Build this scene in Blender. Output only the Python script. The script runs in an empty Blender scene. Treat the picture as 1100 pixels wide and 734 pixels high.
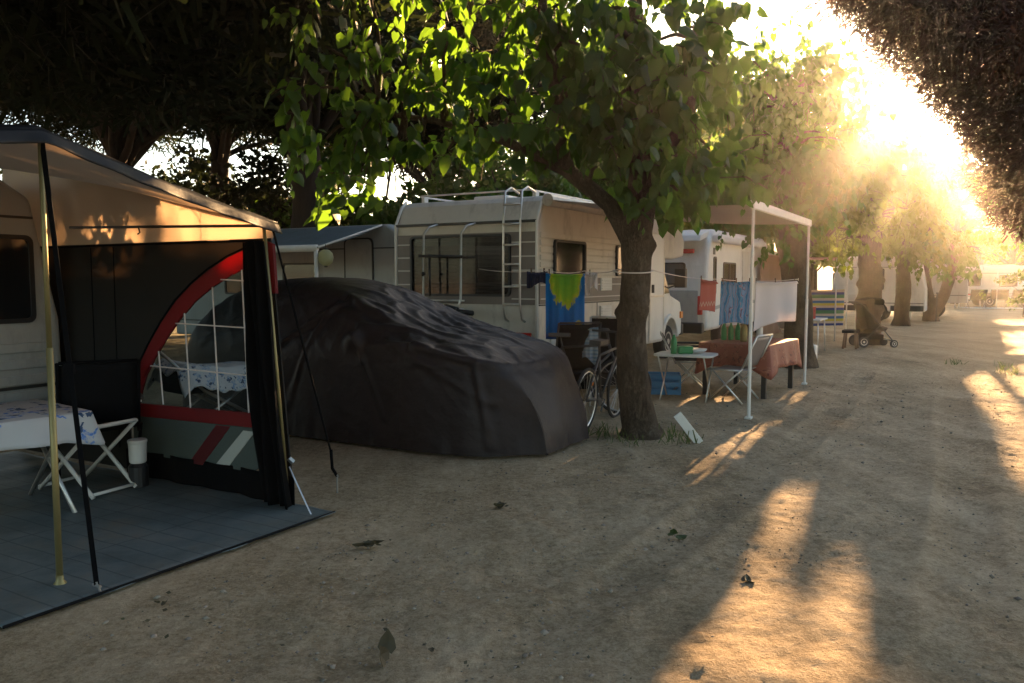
import bpy, bmesh, math, random
import numpy as np
from mathutils import Vector, Matrix, noise

random.seed(7)
rng = np.random.default_rng(7)
scene = bpy.context.scene
col = scene.collection
R = math.radians

# ------------------------------------------------------------------ camera
cam = bpy.data.cameras.new('camera')
camo = bpy.data.objects.new('camera', cam)
col.objects.link(camo)
cam.sensor_width = 36.0
cam.lens = 28.15
cam.clip_start = 0.05
cam.clip_end = 3000
camo.location = (0, 0, 1.6)
camo.rotation_euler = (R(90 - 4.455), 0, 0)
scene.camera = camo

# ------------------------------------------------------------------ world, sun, exposure
SUN_AZ, SUN_EL = R(26.9), R(10.9)
world = bpy.data.worlds.new('World')
scene.world = world
world.use_nodes = True
wn, wl = world.node_tree.nodes, world.node_tree.links
sky = wn.new('ShaderNodeTexSky')
sky.sky_type = 'NISHITA'
sky.sun_disc = False
sky.sun_elevation = SUN_EL
sky.sun_rotation = SUN_AZ
sky.altitude = 10
sky.air_density = 1.0
sky.dust_density = 1.8
sky.ozone_density = 1.0
bg = wn['Background']
bg.inputs['Strength'].default_value = 0.05
wl.new(sky.outputs[0], bg.inputs['Color'])

sunl = bpy.data.lights.new('sun', 'SUN')
sunl.energy = 5.0
sunl.angle = R(0.5)
sunl.color = (1.0, 0.60, 0.28)
suno = bpy.data.objects.new('sun', sunl)
col.objects.link(suno)
SUN = Vector((math.sin(SUN_AZ) * math.cos(SUN_EL), math.cos(SUN_AZ) * math.cos(SUN_EL), math.sin(SUN_EL)))
suno.rotation_euler = SUN.to_track_quat('Z', 'Y').to_euler()
suno.location = (30, 60, 40)

scene.view_settings.view_transform = 'Standard'
scene.view_settings.look = 'None'
scene.view_settings.exposure = 3.4
scene.view_settings.gamma = 1.0
scene.view_settings.use_curve_mapping = False
scene.render.engine = 'CYCLES'
scene.cycles.use_denoising = True
scene.cycles.max_bounces = 8
scene.cycles.diffuse_bounces = 3
scene.cycles.transparent_max_bounces = 12
scene.cycles.volume_bounces = 0
scene.cycles.sample_clamp_indirect = 4.0

# ------------------------------------------------------------------ helpers
# The campsite is laid out along its dirt road: a runs along the road, b across it.
DV = Vector((0.5, 0.8660254, 0))
RV = Vector((0.8660254, -0.5, 0))
HEAD = R(60)          # rotation whose local x runs along the road and local y to its left


def W(a, b, z=0.0):
    return DV * a + RV * b + Vector((0, 0, z))


def tag(o, label=None, cat=None, group=None, kind=None):
    if label: o['label'] = label
    if cat: o['category'] = cat
    if group: o['group'] = group
    if kind: o['kind'] = kind
    return o


def thing(name, label, cat, loc=(0, 0, 0), rz=0.0, group=None):
    o = bpy.data.objects.new(name, None)
    o.empty_display_size = 0.2
    col.objects.link(o)
    o.location = loc
    o.rotation_euler = (0, 0, rz)
    return tag(o, label, cat, group)


def dup(root, loc, rz, label=None, group=None):
    r = root.copy(); col.objects.link(r)
    r.location = loc; r.rotation_euler = (0, 0, rz)
    if label: r['label'] = label
    if group: r['group'] = group
    for ch in list(root.children):
        c = ch.copy(); col.objects.link(c); c.parent = r
        for g in list(ch.children):
            q = g.copy(); col.objects.link(q); q.parent = c
    return r


class MB:
    def __init__(s):
        s.v = []; s.f = []

    def add(s, vs, fs):
        n = len(s.v)
        s.v += [tuple(v) for v in vs]
        s.f += [tuple(i + n for i in f) for f in fs]
        return s

    def box(s, c, d, rot=None):
        c = Vector(c); hx, hy, hz = d[0] / 2, d[1] / 2, d[2] / 2
        vs = []
        for x in (-hx, hx):
            for y in (-hy, hy):
                for z in (-hz, hz):
                    p = Vector((x, y, z))
                    if rot is not None: p = rot @ p
                    vs.append(p + c)
        return s.add(vs, [(0, 1, 3, 2), (4, 6, 7, 5), (0, 4, 5, 1), (2, 3, 7, 6), (0, 2, 6, 4), (1, 5, 7, 3)])

    def pbox(s, o, u, v, n, u0, u1, v0, v1, t0, t1):
        o, u, v, n = Vector(o), Vector(u), Vector(v), Vector(n)
        vs = [o + u * a + v * b + n * t for a in (u0, u1) for b in (v0, v1) for t in (t0, t1)]
        return s.add(vs, [(0, 1, 3, 2), (4, 6, 7, 5), (0, 4, 5, 1), (2, 3, 7, 6), (0, 2, 6, 4), (1, 5, 7, 3)])

    def tube(s, pts, r, n=8, caps=True):
        pts = [Vector(p) for p in pts]
        rs = r if isinstance(r, (list, tuple)) else [r] * len(pts)
        rings = []
        up = None
        for i, p in enumerate(pts):
            t = (pts[min(i + 1, len(pts) - 1)] - pts[max(i - 1, 0)])
            if t.length < 1e-9: t = Vector((0, 0, 1))
            t.normalize()
            if up is None:
                up = Vector((0, 0, 1)) if abs(t.z) < 0.9 else Vector((1, 0, 0))
            e = t.cross(up)
            if e.length < 1e-4: e = t.cross(Vector((0.3, 1, 0.2)))
            e.normalize(); g = e.cross(t).normalized(); up = g
            rings.append([p + (e * math.cos(2 * math.pi * k / n) + g * math.sin(2 * math.pi * k / n)) * rs[i] for k in range(n)])
        vs = [v for ring in rings for v in ring]
        fs = []
        for i in range(len(rings) - 1):
            for k in range(n):
                fs.append((i * n + k, i * n + (k + 1) % n, (i + 1) * n + (k + 1) % n, (i + 1) * n + k))
        if caps:
            fs.append(tuple(range(n - 1, -1, -1)))
            fs.append(tuple((len(rings) - 1) * n + k for k in range(n)))
        return s.add(vs, fs)

    def prism(s, poly, o, u, v, n, t0, t1):
        o, u, v, n = Vector(o), Vector(u), Vector(v), Vector(n)
        m = len(poly)
        vs = [o + u * a + v * b + n * t0 for a, b in poly] + [o + u * a + v * b + n * t1 for a, b in poly]
        fs = [tuple(range(m - 1, -1, -1)), tuple(range(m, 2 * m))]
        for i in range(m):
            j = (i + 1) % m
            fs.append((i, j, m + j, m + i))
        return s.add(vs, fs)

    def lathe(s, prof, o=(0, 0, 0), n=20, axis=(0, 0, 1)):
        o = Vector(o); ax = Vector(axis).normalized()
        e = ax.orthogonal().normalized(); g = ax.cross(e)
        vs = []; fs = []
        for r, h in prof:
            for k in range(n):
                t = 2 * math.pi * k / n
                vs.append(o + ax * h + (e * math.cos(t) + g * math.sin(t)) * r)
        for i in range(len(prof) - 1):
            for k in range(n):
                fs.append((i * n + k, i * n + (k + 1) % n, (i + 1) * n + (k + 1) % n, (i + 1) * n + k))
        fs.append(tuple(range(n - 1, -1, -1)))
        fs.append(tuple((len(prof) - 1) * n + k for k in range(n)))
        return s.add(vs, fs)

    def grid(s, fn, nu, nv):
        vs = [fn(i / nu, j / nv) for i in range(nu + 1) for j in range(nv + 1)]
        fs = []
        for i in range(nu):
            for j in range(nv):
                q = i * (nv + 1) + j
                fs.append((q, q + nv + 1, q + nv + 2, q + 1))
        return s.add(vs, fs)

    def build(s, name, mat, parent=None, smooth=False, bevel=0.0, solid=0.0, recalc=True):
        me = bpy.data.meshes.new(name)
        me.from_pydata([tuple(v) for v in s.v], [], s.f)
        if recalc:
            bm = bmesh.new(); bm.from_mesh(me)
            bmesh.ops.recalc_face_normals(bm, faces=bm.faces)
            bm.to_mesh(me); bm.free()
        me.materials.append(mat)
        if smooth:
            me.polygons.foreach_set('use_smooth', [True] * len(me.polygons))
        o = bpy.data.objects.new(name, me)
        col.objects.link(o)
        if parent is not None: o.parent = parent
        if solid:
            m = o.modifiers.new('solid', 'SOLIDIFY'); m.thickness = solid; m.offset = 0
        if bevel:
            m = o.modifiers.new('bevel', 'BEVEL'); m.width = bevel; m.segments = 3
            m.limit_method = 'ANGLE'; m.angle_limit = R(35)
            m.harden_normals = False
        return o


def np_mesh(name, verts, quads, mat, parent=None, smooth=False):
    verts = np.asarray(verts, dtype=np.float32).reshape(-1, 3)
    quads = np.asarray(quads, dtype=np.int32)
    k = quads.shape[1]
    me = bpy.data.meshes.new(name)
    me.vertices.add(len(verts)); me.vertices.foreach_set('co', verts.ravel())
    me.loops.add(quads.size); me.loops.foreach_set('vertex_index', quads.ravel())
    me.polygons.add(len(quads))
    me.polygons.foreach_set('loop_start', np.arange(0, quads.size, k, dtype=np.int32))
    me.polygons.foreach_set('loop_total', np.full(len(quads), k, dtype=np.int32))
    me.update(calc_edges=True)
    if smooth: me.polygons.foreach_set('use_smooth', np.ones(len(quads), dtype=bool))
    me.materials.append(mat)
    o = bpy.data.objects.new(name, me)
    col.objects.link(o)
    if parent is not None: o.parent = parent
    return o


# ------------------------------------------------------------------ materials
def mat(name, c, rough=0.6, metal=0.0, var=0.0, scale=6.0, c2=None, bump=0.0, bscale=40.0, coat=0.0,
        trans=0.0, tc=None, dirt=None, dirtscale=3.0, stretch=None, spec=0.5, island=0.0):
    m = bpy.data.materials.new(name); m.use_nodes = True
    nt = m.node_tree; N, L = nt.nodes, nt.links
    b = N['Principled BSDF']; out = N['Material Output']
    b.inputs['Roughness'].default_value = rough
    b.inputs['Metallic'].default_value = metal
    b.inputs['Specular IOR Level'].default_value = spec
    if coat:
        b.inputs['Coat Weight'].default_value = coat
        b.inputs['Coat Roughness'].default_value = 0.08
    tcn = N.new('ShaderNodeTexCoord')
    src = tcn.outputs['Object']
    if stretch:
        mp = N.new('ShaderNodeMapping'); mp.inputs['Scale'].default_value = stretch
        L.new(src, mp.inputs['Vector']); src = mp.outputs[0]
    rgb = N.new('ShaderNodeRGB'); rgb.outputs[0].default_value = (*c, 1)
    cur = rgb.outputs[0]
    if var or c2:
        nz = N.new('ShaderNodeTexNoise'); nz.inputs['Scale'].default_value = scale
        nz.inputs['Detail'].default_value = 6; nz.inputs['Roughness'].default_value = 0.65
        L.new(src, nz.inputs['Vector'])
        rp = N.new('ShaderNodeMapRange'); rp.inputs[1].default_value = 0.3; rp.inputs[2].default_value = 0.7
        L.new(nz.outputs[0], rp.inputs[0])
        mx = N.new('ShaderNodeMix'); mx.data_type = 'RGBA'
        L.new(rp.outputs[0], mx.inputs[0])
        k = c2 if c2 else tuple(x * (1 - var) for x in c)
        mx.inputs[6].default_value = (*c, 1); mx.inputs[7].default_value = (*k, 1)
        cur = mx.outputs[2]
    if island:
        geo = N.new('ShaderNodeNewGeometry')
        hs = N.new('ShaderNodeHueSaturation')
        mr = N.new('ShaderNodeMapRange'); mr.inputs[3].default_value = 1 - island; mr.inputs[4].default_value = 1 + island
        L.new(geo.outputs['Random Per Island'], mr.inputs[0]); L.new(mr.outputs[0], hs.inputs['Value'])
        mr2 = N.new('ShaderNodeMapRange'); mr2.inputs[3].default_value = 0.48; mr2.inputs[4].default_value = 0.52
        ml = N.new('ShaderNodeMath'); ml.operation = 'FRACT'; ml2 = N.new('ShaderNodeMath'); ml2.operation = 'MULTIPLY'
        ml2.inputs[1].default_value = 17.3
        L.new(geo.outputs['Random Per Island'], ml2.inputs[0]); L.new(ml2.outputs[0], ml.inputs[0]); L.new(ml.outputs[0], mr2.inputs[0])
        L.new(mr2.outputs[0], hs.inputs['Hue'])
        L.new(cur, hs.inputs['Color']); cur = hs.outputs[0]
    if dirt:
        nz = N.new('ShaderNodeTexNoise'); nz.inputs['Scale'].default_value = dirtscale
        nz.inputs['Detail'].default_value = 8; nz.inputs['Roughness'].default_value = 0.7
        mp = N.new('ShaderNodeMapping'); mp.inputs['Scale'].default_value = (1.5, 1.5, 0.5)
        L.new(tcn.outputs['Object'], mp.inputs['Vector']); L.new(mp.outputs[0], nz.inputs['Vector'])
        rp = N.new('ShaderNodeMapRange'); rp.inputs[1].default_value = 0.52; rp.inputs[2].default_value = 0.75
        rp.inputs[4].default_value = 0.75
        L.new(nz.outputs[0], rp.inputs[0])
        mx = N.new('ShaderNodeMix'); mx.data_type = 'RGBA'
        L.new(rp.outputs[0], mx.inputs[0]); L.new(cur, mx.inputs[6]); mx.inputs[7].default_value = (*dirt, 1)
        cur = mx.outputs[2]
    L.new(cur, b.inputs['Base Color'])
    if bump:
        bz = N.new('ShaderNodeTexNoise'); bz.inputs['Scale'].default_value = bscale; bz.inputs['Detail'].default_value = 5
        L.new(src, bz.inputs['Vector'])
        bp = N.new('ShaderNodeBump'); bp.inputs['Strength'].default_value = bump; bp.inputs['Distance'].default_value = 0.02
        L.new(bz.outputs[0], bp.inputs['Height']); L.new(bp.outputs[0], b.inputs['Normal'])
    if trans:
        tr = N.new('ShaderNodeBsdfTranslucent')
        if tc:
            tr.inputs['Color'].default_value = (*tc, 1)
        else:
            L.new(cur, tr.inputs['Color'])
        ms = N.new('ShaderNodeMixShader'); ms.inputs[0].default_value = trans
        L.new(b.outputs[0], ms.inputs[1]); L.new(tr.outputs[0], ms.inputs[2]); L.new(ms.outputs[0], out.inputs['Surface'])
    return m


def clear_mat(name, tint=(0.8, 0.85, 0.85), amount=0.85, rough=0.08):
    m = bpy.data.materials.new(name); m.use_nodes = True
    N, L = m.node_tree.nodes, m.node_tree.links
    b = N['Principled BSDF']; b.inputs['Base Color'].default_value = (0.03, 0.035, 0.035, 1); b.inputs['Roughness'].default_value = rough
    t = N.new('ShaderNodeBsdfTransparent'); t.inputs[0].default_value = (*tint, 1)
    ms = N.new('ShaderNodeMixShader'); ms.inputs[0].default_value = amount
    L.new(b.outputs[0], ms.inputs[1]); L.new(t.outputs[0], ms.inputs[2]); L.new(ms.outputs[0], N['Material Output'].inputs['Surface'])
    return m


M = {}
M['van_white'] = mat('van_white', (0.62, 0.58, 0.52), 0.45, var=0.12, scale=3, dirt=(0.22, 0.20, 0.18), dirtscale=2.2)
M['van_clean'] = mat('van_clean', (0.74, 0.72, 0.68), 0.35, var=0.08, scale=2, dirt=(0.45, 0.42, 0.38), dirtscale=1.5)
M['van_roof'] = mat('van_roof', (0.58, 0.54, 0.50), 0.55, var=0.2, scale=2, dirt=(0.15, 0.14, 0.13), dirtscale=2.8)
M['band_taupe'] = mat('band_taupe', (0.20, 0.17, 0.155), 0.55, var=0.15, scale=4)
M['stripe_pale'] = mat('stripe_pale', (0.55, 0.52, 0.48), 0.5)
M['caravan_grey'] = mat('caravan_grey', (0.36, 0.37, 0.36), 0.5, var=0.12, scale=2, dirt=(0.2, 0.2, 0.19))
M['glass_dark'] = mat('glass_dark', (0.012, 0.013, 0.015), 0.09, coat=0.5, var=0.4, scale=2)
M['glass_pale'] = mat('glass_pale', (0.10, 0.11, 0.12), 0.08, coat=0.5)
M['black_plastic'] = mat('black_plastic', (0.018, 0.018, 0.02), 0.45, var=0.3, scale=12)
M['rubber'] = mat('rubber', (0.02, 0.02, 0.02), 0.85, var=0.4, scale=9, bump=0.3)
M['alu'] = mat('alu', (0.62, 0.60, 0.57), 0.38, metal=0.85, var=0.15, scale=8)
M['white_metal'] = mat('white_metal', (0.72, 0.70, 0.66), 0.4, var=0.1, scale=5)
M['brass_pole'] = mat('brass_pole', (0.30, 0.25, 0.11), 0.5, metal=0.6, var=0.2, scale=5)
M['dark_metal'] = mat('dark_metal', (0.06, 0.06, 0.06), 0.5, metal=0.6)
M['steel'] = mat('steel', (0.4, 0.4, 0.4), 0.4, metal=0.9)
M['red_light'] = mat('red_light', (0.55, 0.03, 0.02), 0.25, coat=0.5)
M['orange_light'] = mat('orange_light', (0.75, 0.22, 0.03), 0.25, coat=0.5)
M['clear_light'] = mat('clear_light', (0.65, 0.63, 0.6), 0.15, coat=0.6)
M['cover'] = mat('cover', (0.023, 0.0165, 0.0175), 0.55, var=0.25, scale=2.2, bump=0.22, bscale=30, spec=0.28)
M['tent_beige'] = mat('tent_beige', (0.50, 0.44, 0.38), 0.85, var=0.08, scale=2, trans=0.5, tc=(0.72, 0.60, 0.48), bump=0.15, bscale=9)
M['tent_grey'] = mat('tent_grey', (0.034, 0.034, 0.033), 0.9, spec=0.15, var=0.2, scale=2, trans=0.3, tc=(0.16, 0.12, 0.08), bump=0.2, bscale=9)
M['tent_navy'] = mat('tent_navy', (0.0045, 0.005, 0.007), 0.5, spec=0.25, var=0.2, scale=3, bump=0.2, bscale=12)
M['tent_black'] = mat('tent_black', (0.004, 0.004, 0.0045), 0.9, spec=0.1, var=0.3, scale=5, bump=0.2, bscale=15)
M['tent_red'] = mat('tent_red', (0.10, 0.008, 0.010), 0.75, trans=0.3, tc=(0.8, 0.03, 0.03), var=0.1)
M['tent_green'] = mat('tent_green', (0.062, 0.078, 0.068), 0.85, var=0.15, scale=3, bump=0.2)
M['tent_pale'] = mat('tent_pale', (0.36, 0.37, 0.33), 0.8)
M['pvc'] = clear_mat('pvc', (0.72, 0.76, 0.76), 0.9, 0.12)
M['mat_blue'] = None
M['strap'] = mat('strap', (0.004, 0.004, 0.005), 0.9, spec=0.1)
M['wood'] = mat('wood', (0.16, 0.10, 0.06), 0.7, var=0.4, scale=4, stretch=(1, 12, 12))
M['plastic_white'] = mat('plastic_white', (0.68, 0.67, 0.64), 0.45, var=0.1, scale=4)
M['plastic_blue'] = mat('plastic_blue', (0.02, 0.19, 0.42), 0.45, var=0.1)
M['plastic_green'] = mat('plastic_green', (0.02, 0.22, 0.07), 0.4)
M['plastic_red'] = mat('plastic_red', (0.45, 0.03, 0.03), 0.45)
M['fabric_black'] = mat('fabric_black', (0.007, 0.007, 0.008), 0.9, spec=0.15, var=0.3, scale=8, bump=0.2)
M['fabric_navy'] = mat('fabric_navy', (0.012, 0.018, 0.055), 0.9, var=0.3, scale=10, bump=0.3, bscale=20)
M['fabric_white'] = mat('fabric_white', (0.74, 0.70, 0.68), 0.9, trans=0.35, tc=(0.8, 0.66, 0.6), bump=0.15, bscale=8)
M['fabric_coral'] = mat('fabric_coral', (0.50, 0.10, 0.075), 0.9, trans=0.25, tc=(0.6, 0.14, 0.09), bump=0.15, bscale=8)
M['canvas'] = mat('canvas', (0.42, 0.38, 0.34), 0.85, trans=0.4, tc=(0.5, 0.43, 0.36), var=0.08, scale=2)
M['canvas_blue'] = mat('canvas_blue', (0.16, 0.21, 0.24), 0.6, trans=0.2, tc=(0.2, 0.26, 0.28), var=0.2, scale=2, dirt=(0.04, 0.05, 0.05), dirtscale=3)
M['canvas_pink'] = mat('canvas_pink', (0.50, 0.36, 0.30), 0.85, trans=0.4, tc=(0.6, 0.4, 0.32), var=0.1, scale=2)
M['lantern'] = mat('lantern', (0.50, 0.50, 0.30), 0.8, trans=0.4, tc=(0.6, 0.6, 0.35))
M['bark'] = mat('bark', (0.12, 0.092, 0.066), 0.95, var=0.5, scale=9, bump=1.0, bscale=22, stretch=(1.6, 1.6, 0.35), c2=(0.05, 0.038, 0.028))
M['bark_pine'] = mat('bark_pine', (0.030, 0.019, 0.013), 0.95, var=0.5, scale=4, bump=1.0, bscale=9, stretch=(1.6, 1.6, 0.5))
M['leaf'] = mat('leaf', (0.020, 0.058, 0.014), 0.45, trans=0.5, tc=(0.12, 0.235, 0.016), island=0.35, spec=0.4)
M['leaf_gold'] = mat('leaf_gold', (0.035, 0.070, 0.016), 0.5, trans=0.5, tc=(0.22, 0.28, 0.025), island=0.35)
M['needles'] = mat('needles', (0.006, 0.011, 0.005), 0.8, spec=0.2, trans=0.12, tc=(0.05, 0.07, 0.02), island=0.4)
M['needles_flare_tint'] = mat('needles_flare_tint', (0.050, 0.026, 0.017), 0.9, spec=0.08, trans=0.12, tc=(0.18, 0.07, 0.04), island=0.4)  # needle colour pushed red-brown to carry the red of the lens flare
M['weed'] = mat('weed', (0.05, 0.08, 0.02), 0.6, trans=0.4, tc=(0.16, 0.2, 0.04), island=0.35)
M['dry_leaf'] = mat('dry_leaf', (0.06, 0.05, 0.022), 0.7, island=0.3)
M['stone'] = mat('stone', (0.24, 0.20, 0.16), 0.9, island=0.4)
M['brick'] = mat('brick', (0.30, 0.17, 0.12), 0.9, var=0.3, scale=3)
M['rooftile'] = mat('rooftile', (0.26, 0.12, 0.08), 0.9, var=0.3, scale=3)


def math_node(nt, op, a, b=None):
    n = nt.nodes.new('ShaderNodeMath'); n.operation = op
    for i, x in enumerate((a, b)):
        if x is None: continue
        if isinstance(x, (int, float)): n.inputs[i].default_value = x
        else: nt.links.new(x, n.inputs[i])
    return n.outputs[0]


def ramp(nt, fac, stops, interp='LINEAR'):
    n = nt.nodes.new('ShaderNodeValToRGB'); n.color_ramp.interpolation = interp
    e = n.color_ramp.elements
    while len(e) < len(stops): e.new(0.5)
    for k, (p, c) in enumerate(stops):
        e[k].position = p; e[k].color = (*c, 1)
    nt.links.new(fac, n.inputs[0])
    return n.outputs[0]


def sand_mat():
    m = bpy.data.materials.new('sand'); m.use_nodes = True
    nt = m.node_tree; N, L = nt.nodes, nt.links; b = N['Principled BSDF']
    b.inputs['Roughness'].default_value = 0.95; b.inputs['Specular IOR Level'].default_value = 0.15
    tc = N.new('ShaderNodeTexCoord')
    def nz(scale, det=6, rough=0.6, mp=None):
        n = N.new('ShaderNodeTexNoise'); n.inputs['Scale'].default_value = scale
        n.inputs['Detail'].default_value = det; n.inputs['Roughness'].default_value = rough
        L.new(mp if mp else tc.outputs['Object'], n.inputs['Vector']); return n.outputs[0]
    mp = N.new('ShaderNodeMapping'); mp.inputs['Rotation'].default_value = (0, 0, R(30)); mp.inputs['Scale'].default_value = (1.0, 0.12, 1)
    L.new(tc.outputs['Object'], mp.inputs['Vector'])
    big = nz(0.55, 5, 0.6); mid = nz(4, 8, 0.75); fine = nz(60, 6, 0.8); track = nz(2.4, 5, 0.65, mp.outputs[0]); grit = nz(19, 5, 0.75)
    f = math_node(nt, 'ADD', math_node(nt, 'MULTIPLY', big, 0.35), math_node(nt, 'MULTIPLY', mid, 0.25))
    f = math_node(nt, 'ADD', f, math_node(nt, 'MULTIPLY', track, 0.3))
    f = math_node(nt, 'ADD', f, math_node(nt, 'MULTIPLY', fine, 0.42))
    f = math_node(nt, 'SUBTRACT', f, 0.085)
    f = math_node(nt, 'ADD', f, math_node(nt, 'MULTIPLY', math_node(nt, 'SUBTRACT', grit, 0.5), 0.42))
    c = ramp(nt, f, [(0.36, (0.085, 0.060, 0.035)), (0.53, (0.285, 0.212, 0.128)), (0.70, (0.50, 0.39, 0.26))])
    vo = N.new('ShaderNodeTexVoronoi'); vo.inputs['Scale'].default_value = 70
    L.new(tc.outputs['Object'], vo.inputs['Vector'])
    sp = N.new('ShaderNodeMapRange'); sp.inputs[1].default_value = 0.0; sp.inputs[2].default_value = 0.33; sp.inputs[3].default_value = 1.0; sp.inputs[4].default_value = 0
    L.new(vo.outputs['Distance'], sp.inputs[0])
    rnd = N.new('ShaderNodeSeparateColor'); L.new(vo.outputs['Color'], rnd.inputs[0])
    isp = math_node(nt, 'MULTIPLY', sp.outputs[0], math_node(nt, 'GREATER_THAN', rnd.outputs[0], 0.72))
    mx = N.new('ShaderNodeMix'); mx.data_type = 'RGBA'
    L.new(math_node(nt, 'MULTIPLY', isp, 0.55), mx.inputs[0]); L.new(c, mx.inputs[6])
    mx2 = N.new('ShaderNodeMix'); mx2.data_type = 'RGBA'; L.new(rnd.outputs[1], mx2.inputs[0])
    mx2.inputs[6].default_value = (0.08, 0.06, 0.045, 1); mx2.inputs[7].default_value = (0.46, 0.39, 0.31, 1)
    L.new(mx2.outputs[2], mx.inputs[7])
    L.new(mx.outputs[2], b.inputs['Base Color'])
    h = math_node(nt, 'ADD', math_node(nt, 'MULTIPLY', mid, 0.8), math_node(nt, 'MULTIPLY', fine, 0.40))
    h = math_node(nt, 'ADD', h, math_node(nt, 'MULTIPLY', track, 0.9))
    h = math_node(nt, 'ADD', h, math_node(nt, 'MULTIPLY', isp, 0.18))
    h = math_node(nt, 'ADD', h, math_node(nt, 'MULTIPLY', grit, 0.7))
    bp = N.new('ShaderNodeBump'); bp.inputs['Strength'].default_value = 1.0; bp.inputs['Distance'].default_value = 0.025
    L.new(h, bp.inputs['Height']); L.new(bp.outputs[0], b.inputs['Normal'])
    return m


def floral_mat(name, base, flowers, scale=7.0, amount=0.5, leafc=(0.02, 0.06, 0.14)):
    m = bpy.data.materials.new(name); m.use_nodes = True
    nt = m.node_tree; N, L = nt.nodes, nt.links; b = N['Principled BSDF']; b.inputs['Roughness'].default_value = 0.7
    tc = N.new('ShaderNodeTexCoord')
    wz = N.new('ShaderNodeTexNoise'); wz.inputs['Scale'].default_value = scale * 2.2; wz.inputs['Detail'].default_value = 4
    L.new(tc.outputs['Object'], wz.inputs['Vector'])
    add = N.new('ShaderNodeMix'); add.data_type = 'RGBA'; add.blend_type = 'LINEAR_LIGHT'; add.inputs[0].default_value = 0.09
    L.new(tc.outputs['Object'], add.inputs[6]); L.new(wz.outputs['Color'], add.inputs[7])
    vo = N.new('ShaderNodeTexVoronoi'); vo.inputs['Scale'].default_value = scale
    L.new(add.outputs[2], vo.inputs['Vector'])
    sc = N.new('ShaderNodeSeparateColor'); L.new(vo.outputs['Color'], sc.inputs[0])
    isf = math_node(nt, 'MULTIPLY', math_node(nt, 'LESS_THAN', vo.outputs['Distance'], 0.42), math_node(nt, 'LESS_THAN', sc.outputs[0], amount))
    vo2 = N.new('ShaderNodeTexVoronoi'); vo2.inputs['Scale'].default_value = scale * 4
    L.new(add.outputs[2], vo2.inputs['Vector'])
    fc = ramp(nt, vo2.outputs['Distance'], [(0.0, flowers[0]), (0.35, flowers[1]), (0.6, base)])
    mx = N.new('ShaderNodeMix'); mx.data_type = 'RGBA'; L.new(isf, mx.inputs[0]); mx.inputs[6].default_value = (*base, 1); L.new(fc, mx.inputs[7])
    ring = math_node(nt, 'MULTIPLY', math_node(nt, 'GREATER_THAN', vo.outputs['Distance'], 0.36), math_node(nt, 'LESS_THAN', vo.outputs['Distance'], 0.56))
    lf = math_node(nt, 'MULTIPLY', math_node(nt, 'MULTIPLY', ring, math_node(nt, 'GREATER_THAN', wz.outputs[0], 0.56)), math_node(nt, 'LESS_THAN', sc.outputs[0], amount))
    mx3 = N.new('ShaderNodeMix'); mx3.data_type = 'RGBA'; L.new(lf, mx3.inputs[0]); L.new(mx.outputs[2], mx3.inputs[6]); mx3.inputs[7].default_value = (*leafc, 1)
    L.new(mx3.outputs[2], b.inputs['Base Color'])
    return m


def mat_weave():
    m = bpy.data.materials.new('woven_mat'); m.use_nodes = True
    nt = m.node_tree; N, L = nt.nodes, nt.links; b = N['Principled BSDF']; b.inputs['Roughness'].default_value = 0.55
    tc = N.new('ShaderNodeTexCoord'); sx = N.new('ShaderNodeSeparateXYZ'); mpr = N.new('ShaderNodeMapping'); mpr.inputs['Rotation'].default_value = (0, 0, R(-60))
    L.new(tc.outputs['Object'], mpr.inputs['Vector']); L.new(mpr.outputs[0], sx.inputs[0])
    gx = math_node(nt, 'LESS_THAN', math_node(nt, 'FRACT', math_node(nt, 'MULTIPLY', sx.outputs[0], 7.0)), 0.07)
    gy = math_node(nt, 'LESS_THAN', math_node(nt, 'FRACT', math_node(nt, 'MULTIPLY', sx.outputs[1], 1.6)), 0.02)
    g = math_node(nt, 'MAXIMUM', gx, gy)
    nz = N.new('ShaderNodeTexNoise'); nz.inputs['Scale'].default_value = 3; nz.inputs['Detail'].default_value = 8; nz.inputs['Roughness'].default_value = 0.7
    L.new(tc.outputs['Object'], nz.inputs['Vector'])
    c = ramp(nt, nz.outputs[0], [(0.3, (0.05, 0.072, 0.075)), (0.55, (0.10, 0.128, 0.13)), (0.75, (0.15, 0.16, 0.15))])
    dz = N.new('ShaderNodeTexNoise'); dz.inputs['Scale'].default_value = 1.7; dz.inputs['Detail'].default_value = 9; dz.inputs['Roughness'].default_value = 0.75; L.new(tc.outputs['Object'], dz.inputs['Vector'])
    dm = N.new('ShaderNodeMapRange'); dm.inputs[1].default_value = 0.52; dm.inputs[2].default_value = 0.70; dm.inputs[4].default_value = 0.6; L.new(dz.outputs[0], dm.inputs[0])
    ds = N.new('ShaderNodeMix'); ds.data_type = 'RGBA'; L.new(dm.outputs[0], ds.inputs[0]); L.new(c, ds.inputs[6]); ds.inputs[7].default_value = (0.15, 0.125, 0.09, 1); c = ds.outputs[2]
    mx = N.new('ShaderNodeMix'); mx.data_type = 'RGBA'; L.new(math_node(nt, 'MULTIPLY', g, 0.8), mx.inputs[0]); L.new(c, mx.inputs[6]); mx.inputs[7].default_value = (0.03, 0.045, 0.05, 1)
    L.new(mx.outputs[2], b.inputs['Base Color'])
    bp = N.new('ShaderNodeBump'); bp.inputs['Strength'].default_value = 0.4; bp.inputs['Distance'].default_value = 0.02
    L.new(math_node(nt, 'ADD', nz.outputs[0], math_node(nt, 'MULTIPLY', g, -0.25)), bp.inputs['Height']); L.new(bp.outputs[0], b.inputs['Normal'])
    return m


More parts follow.
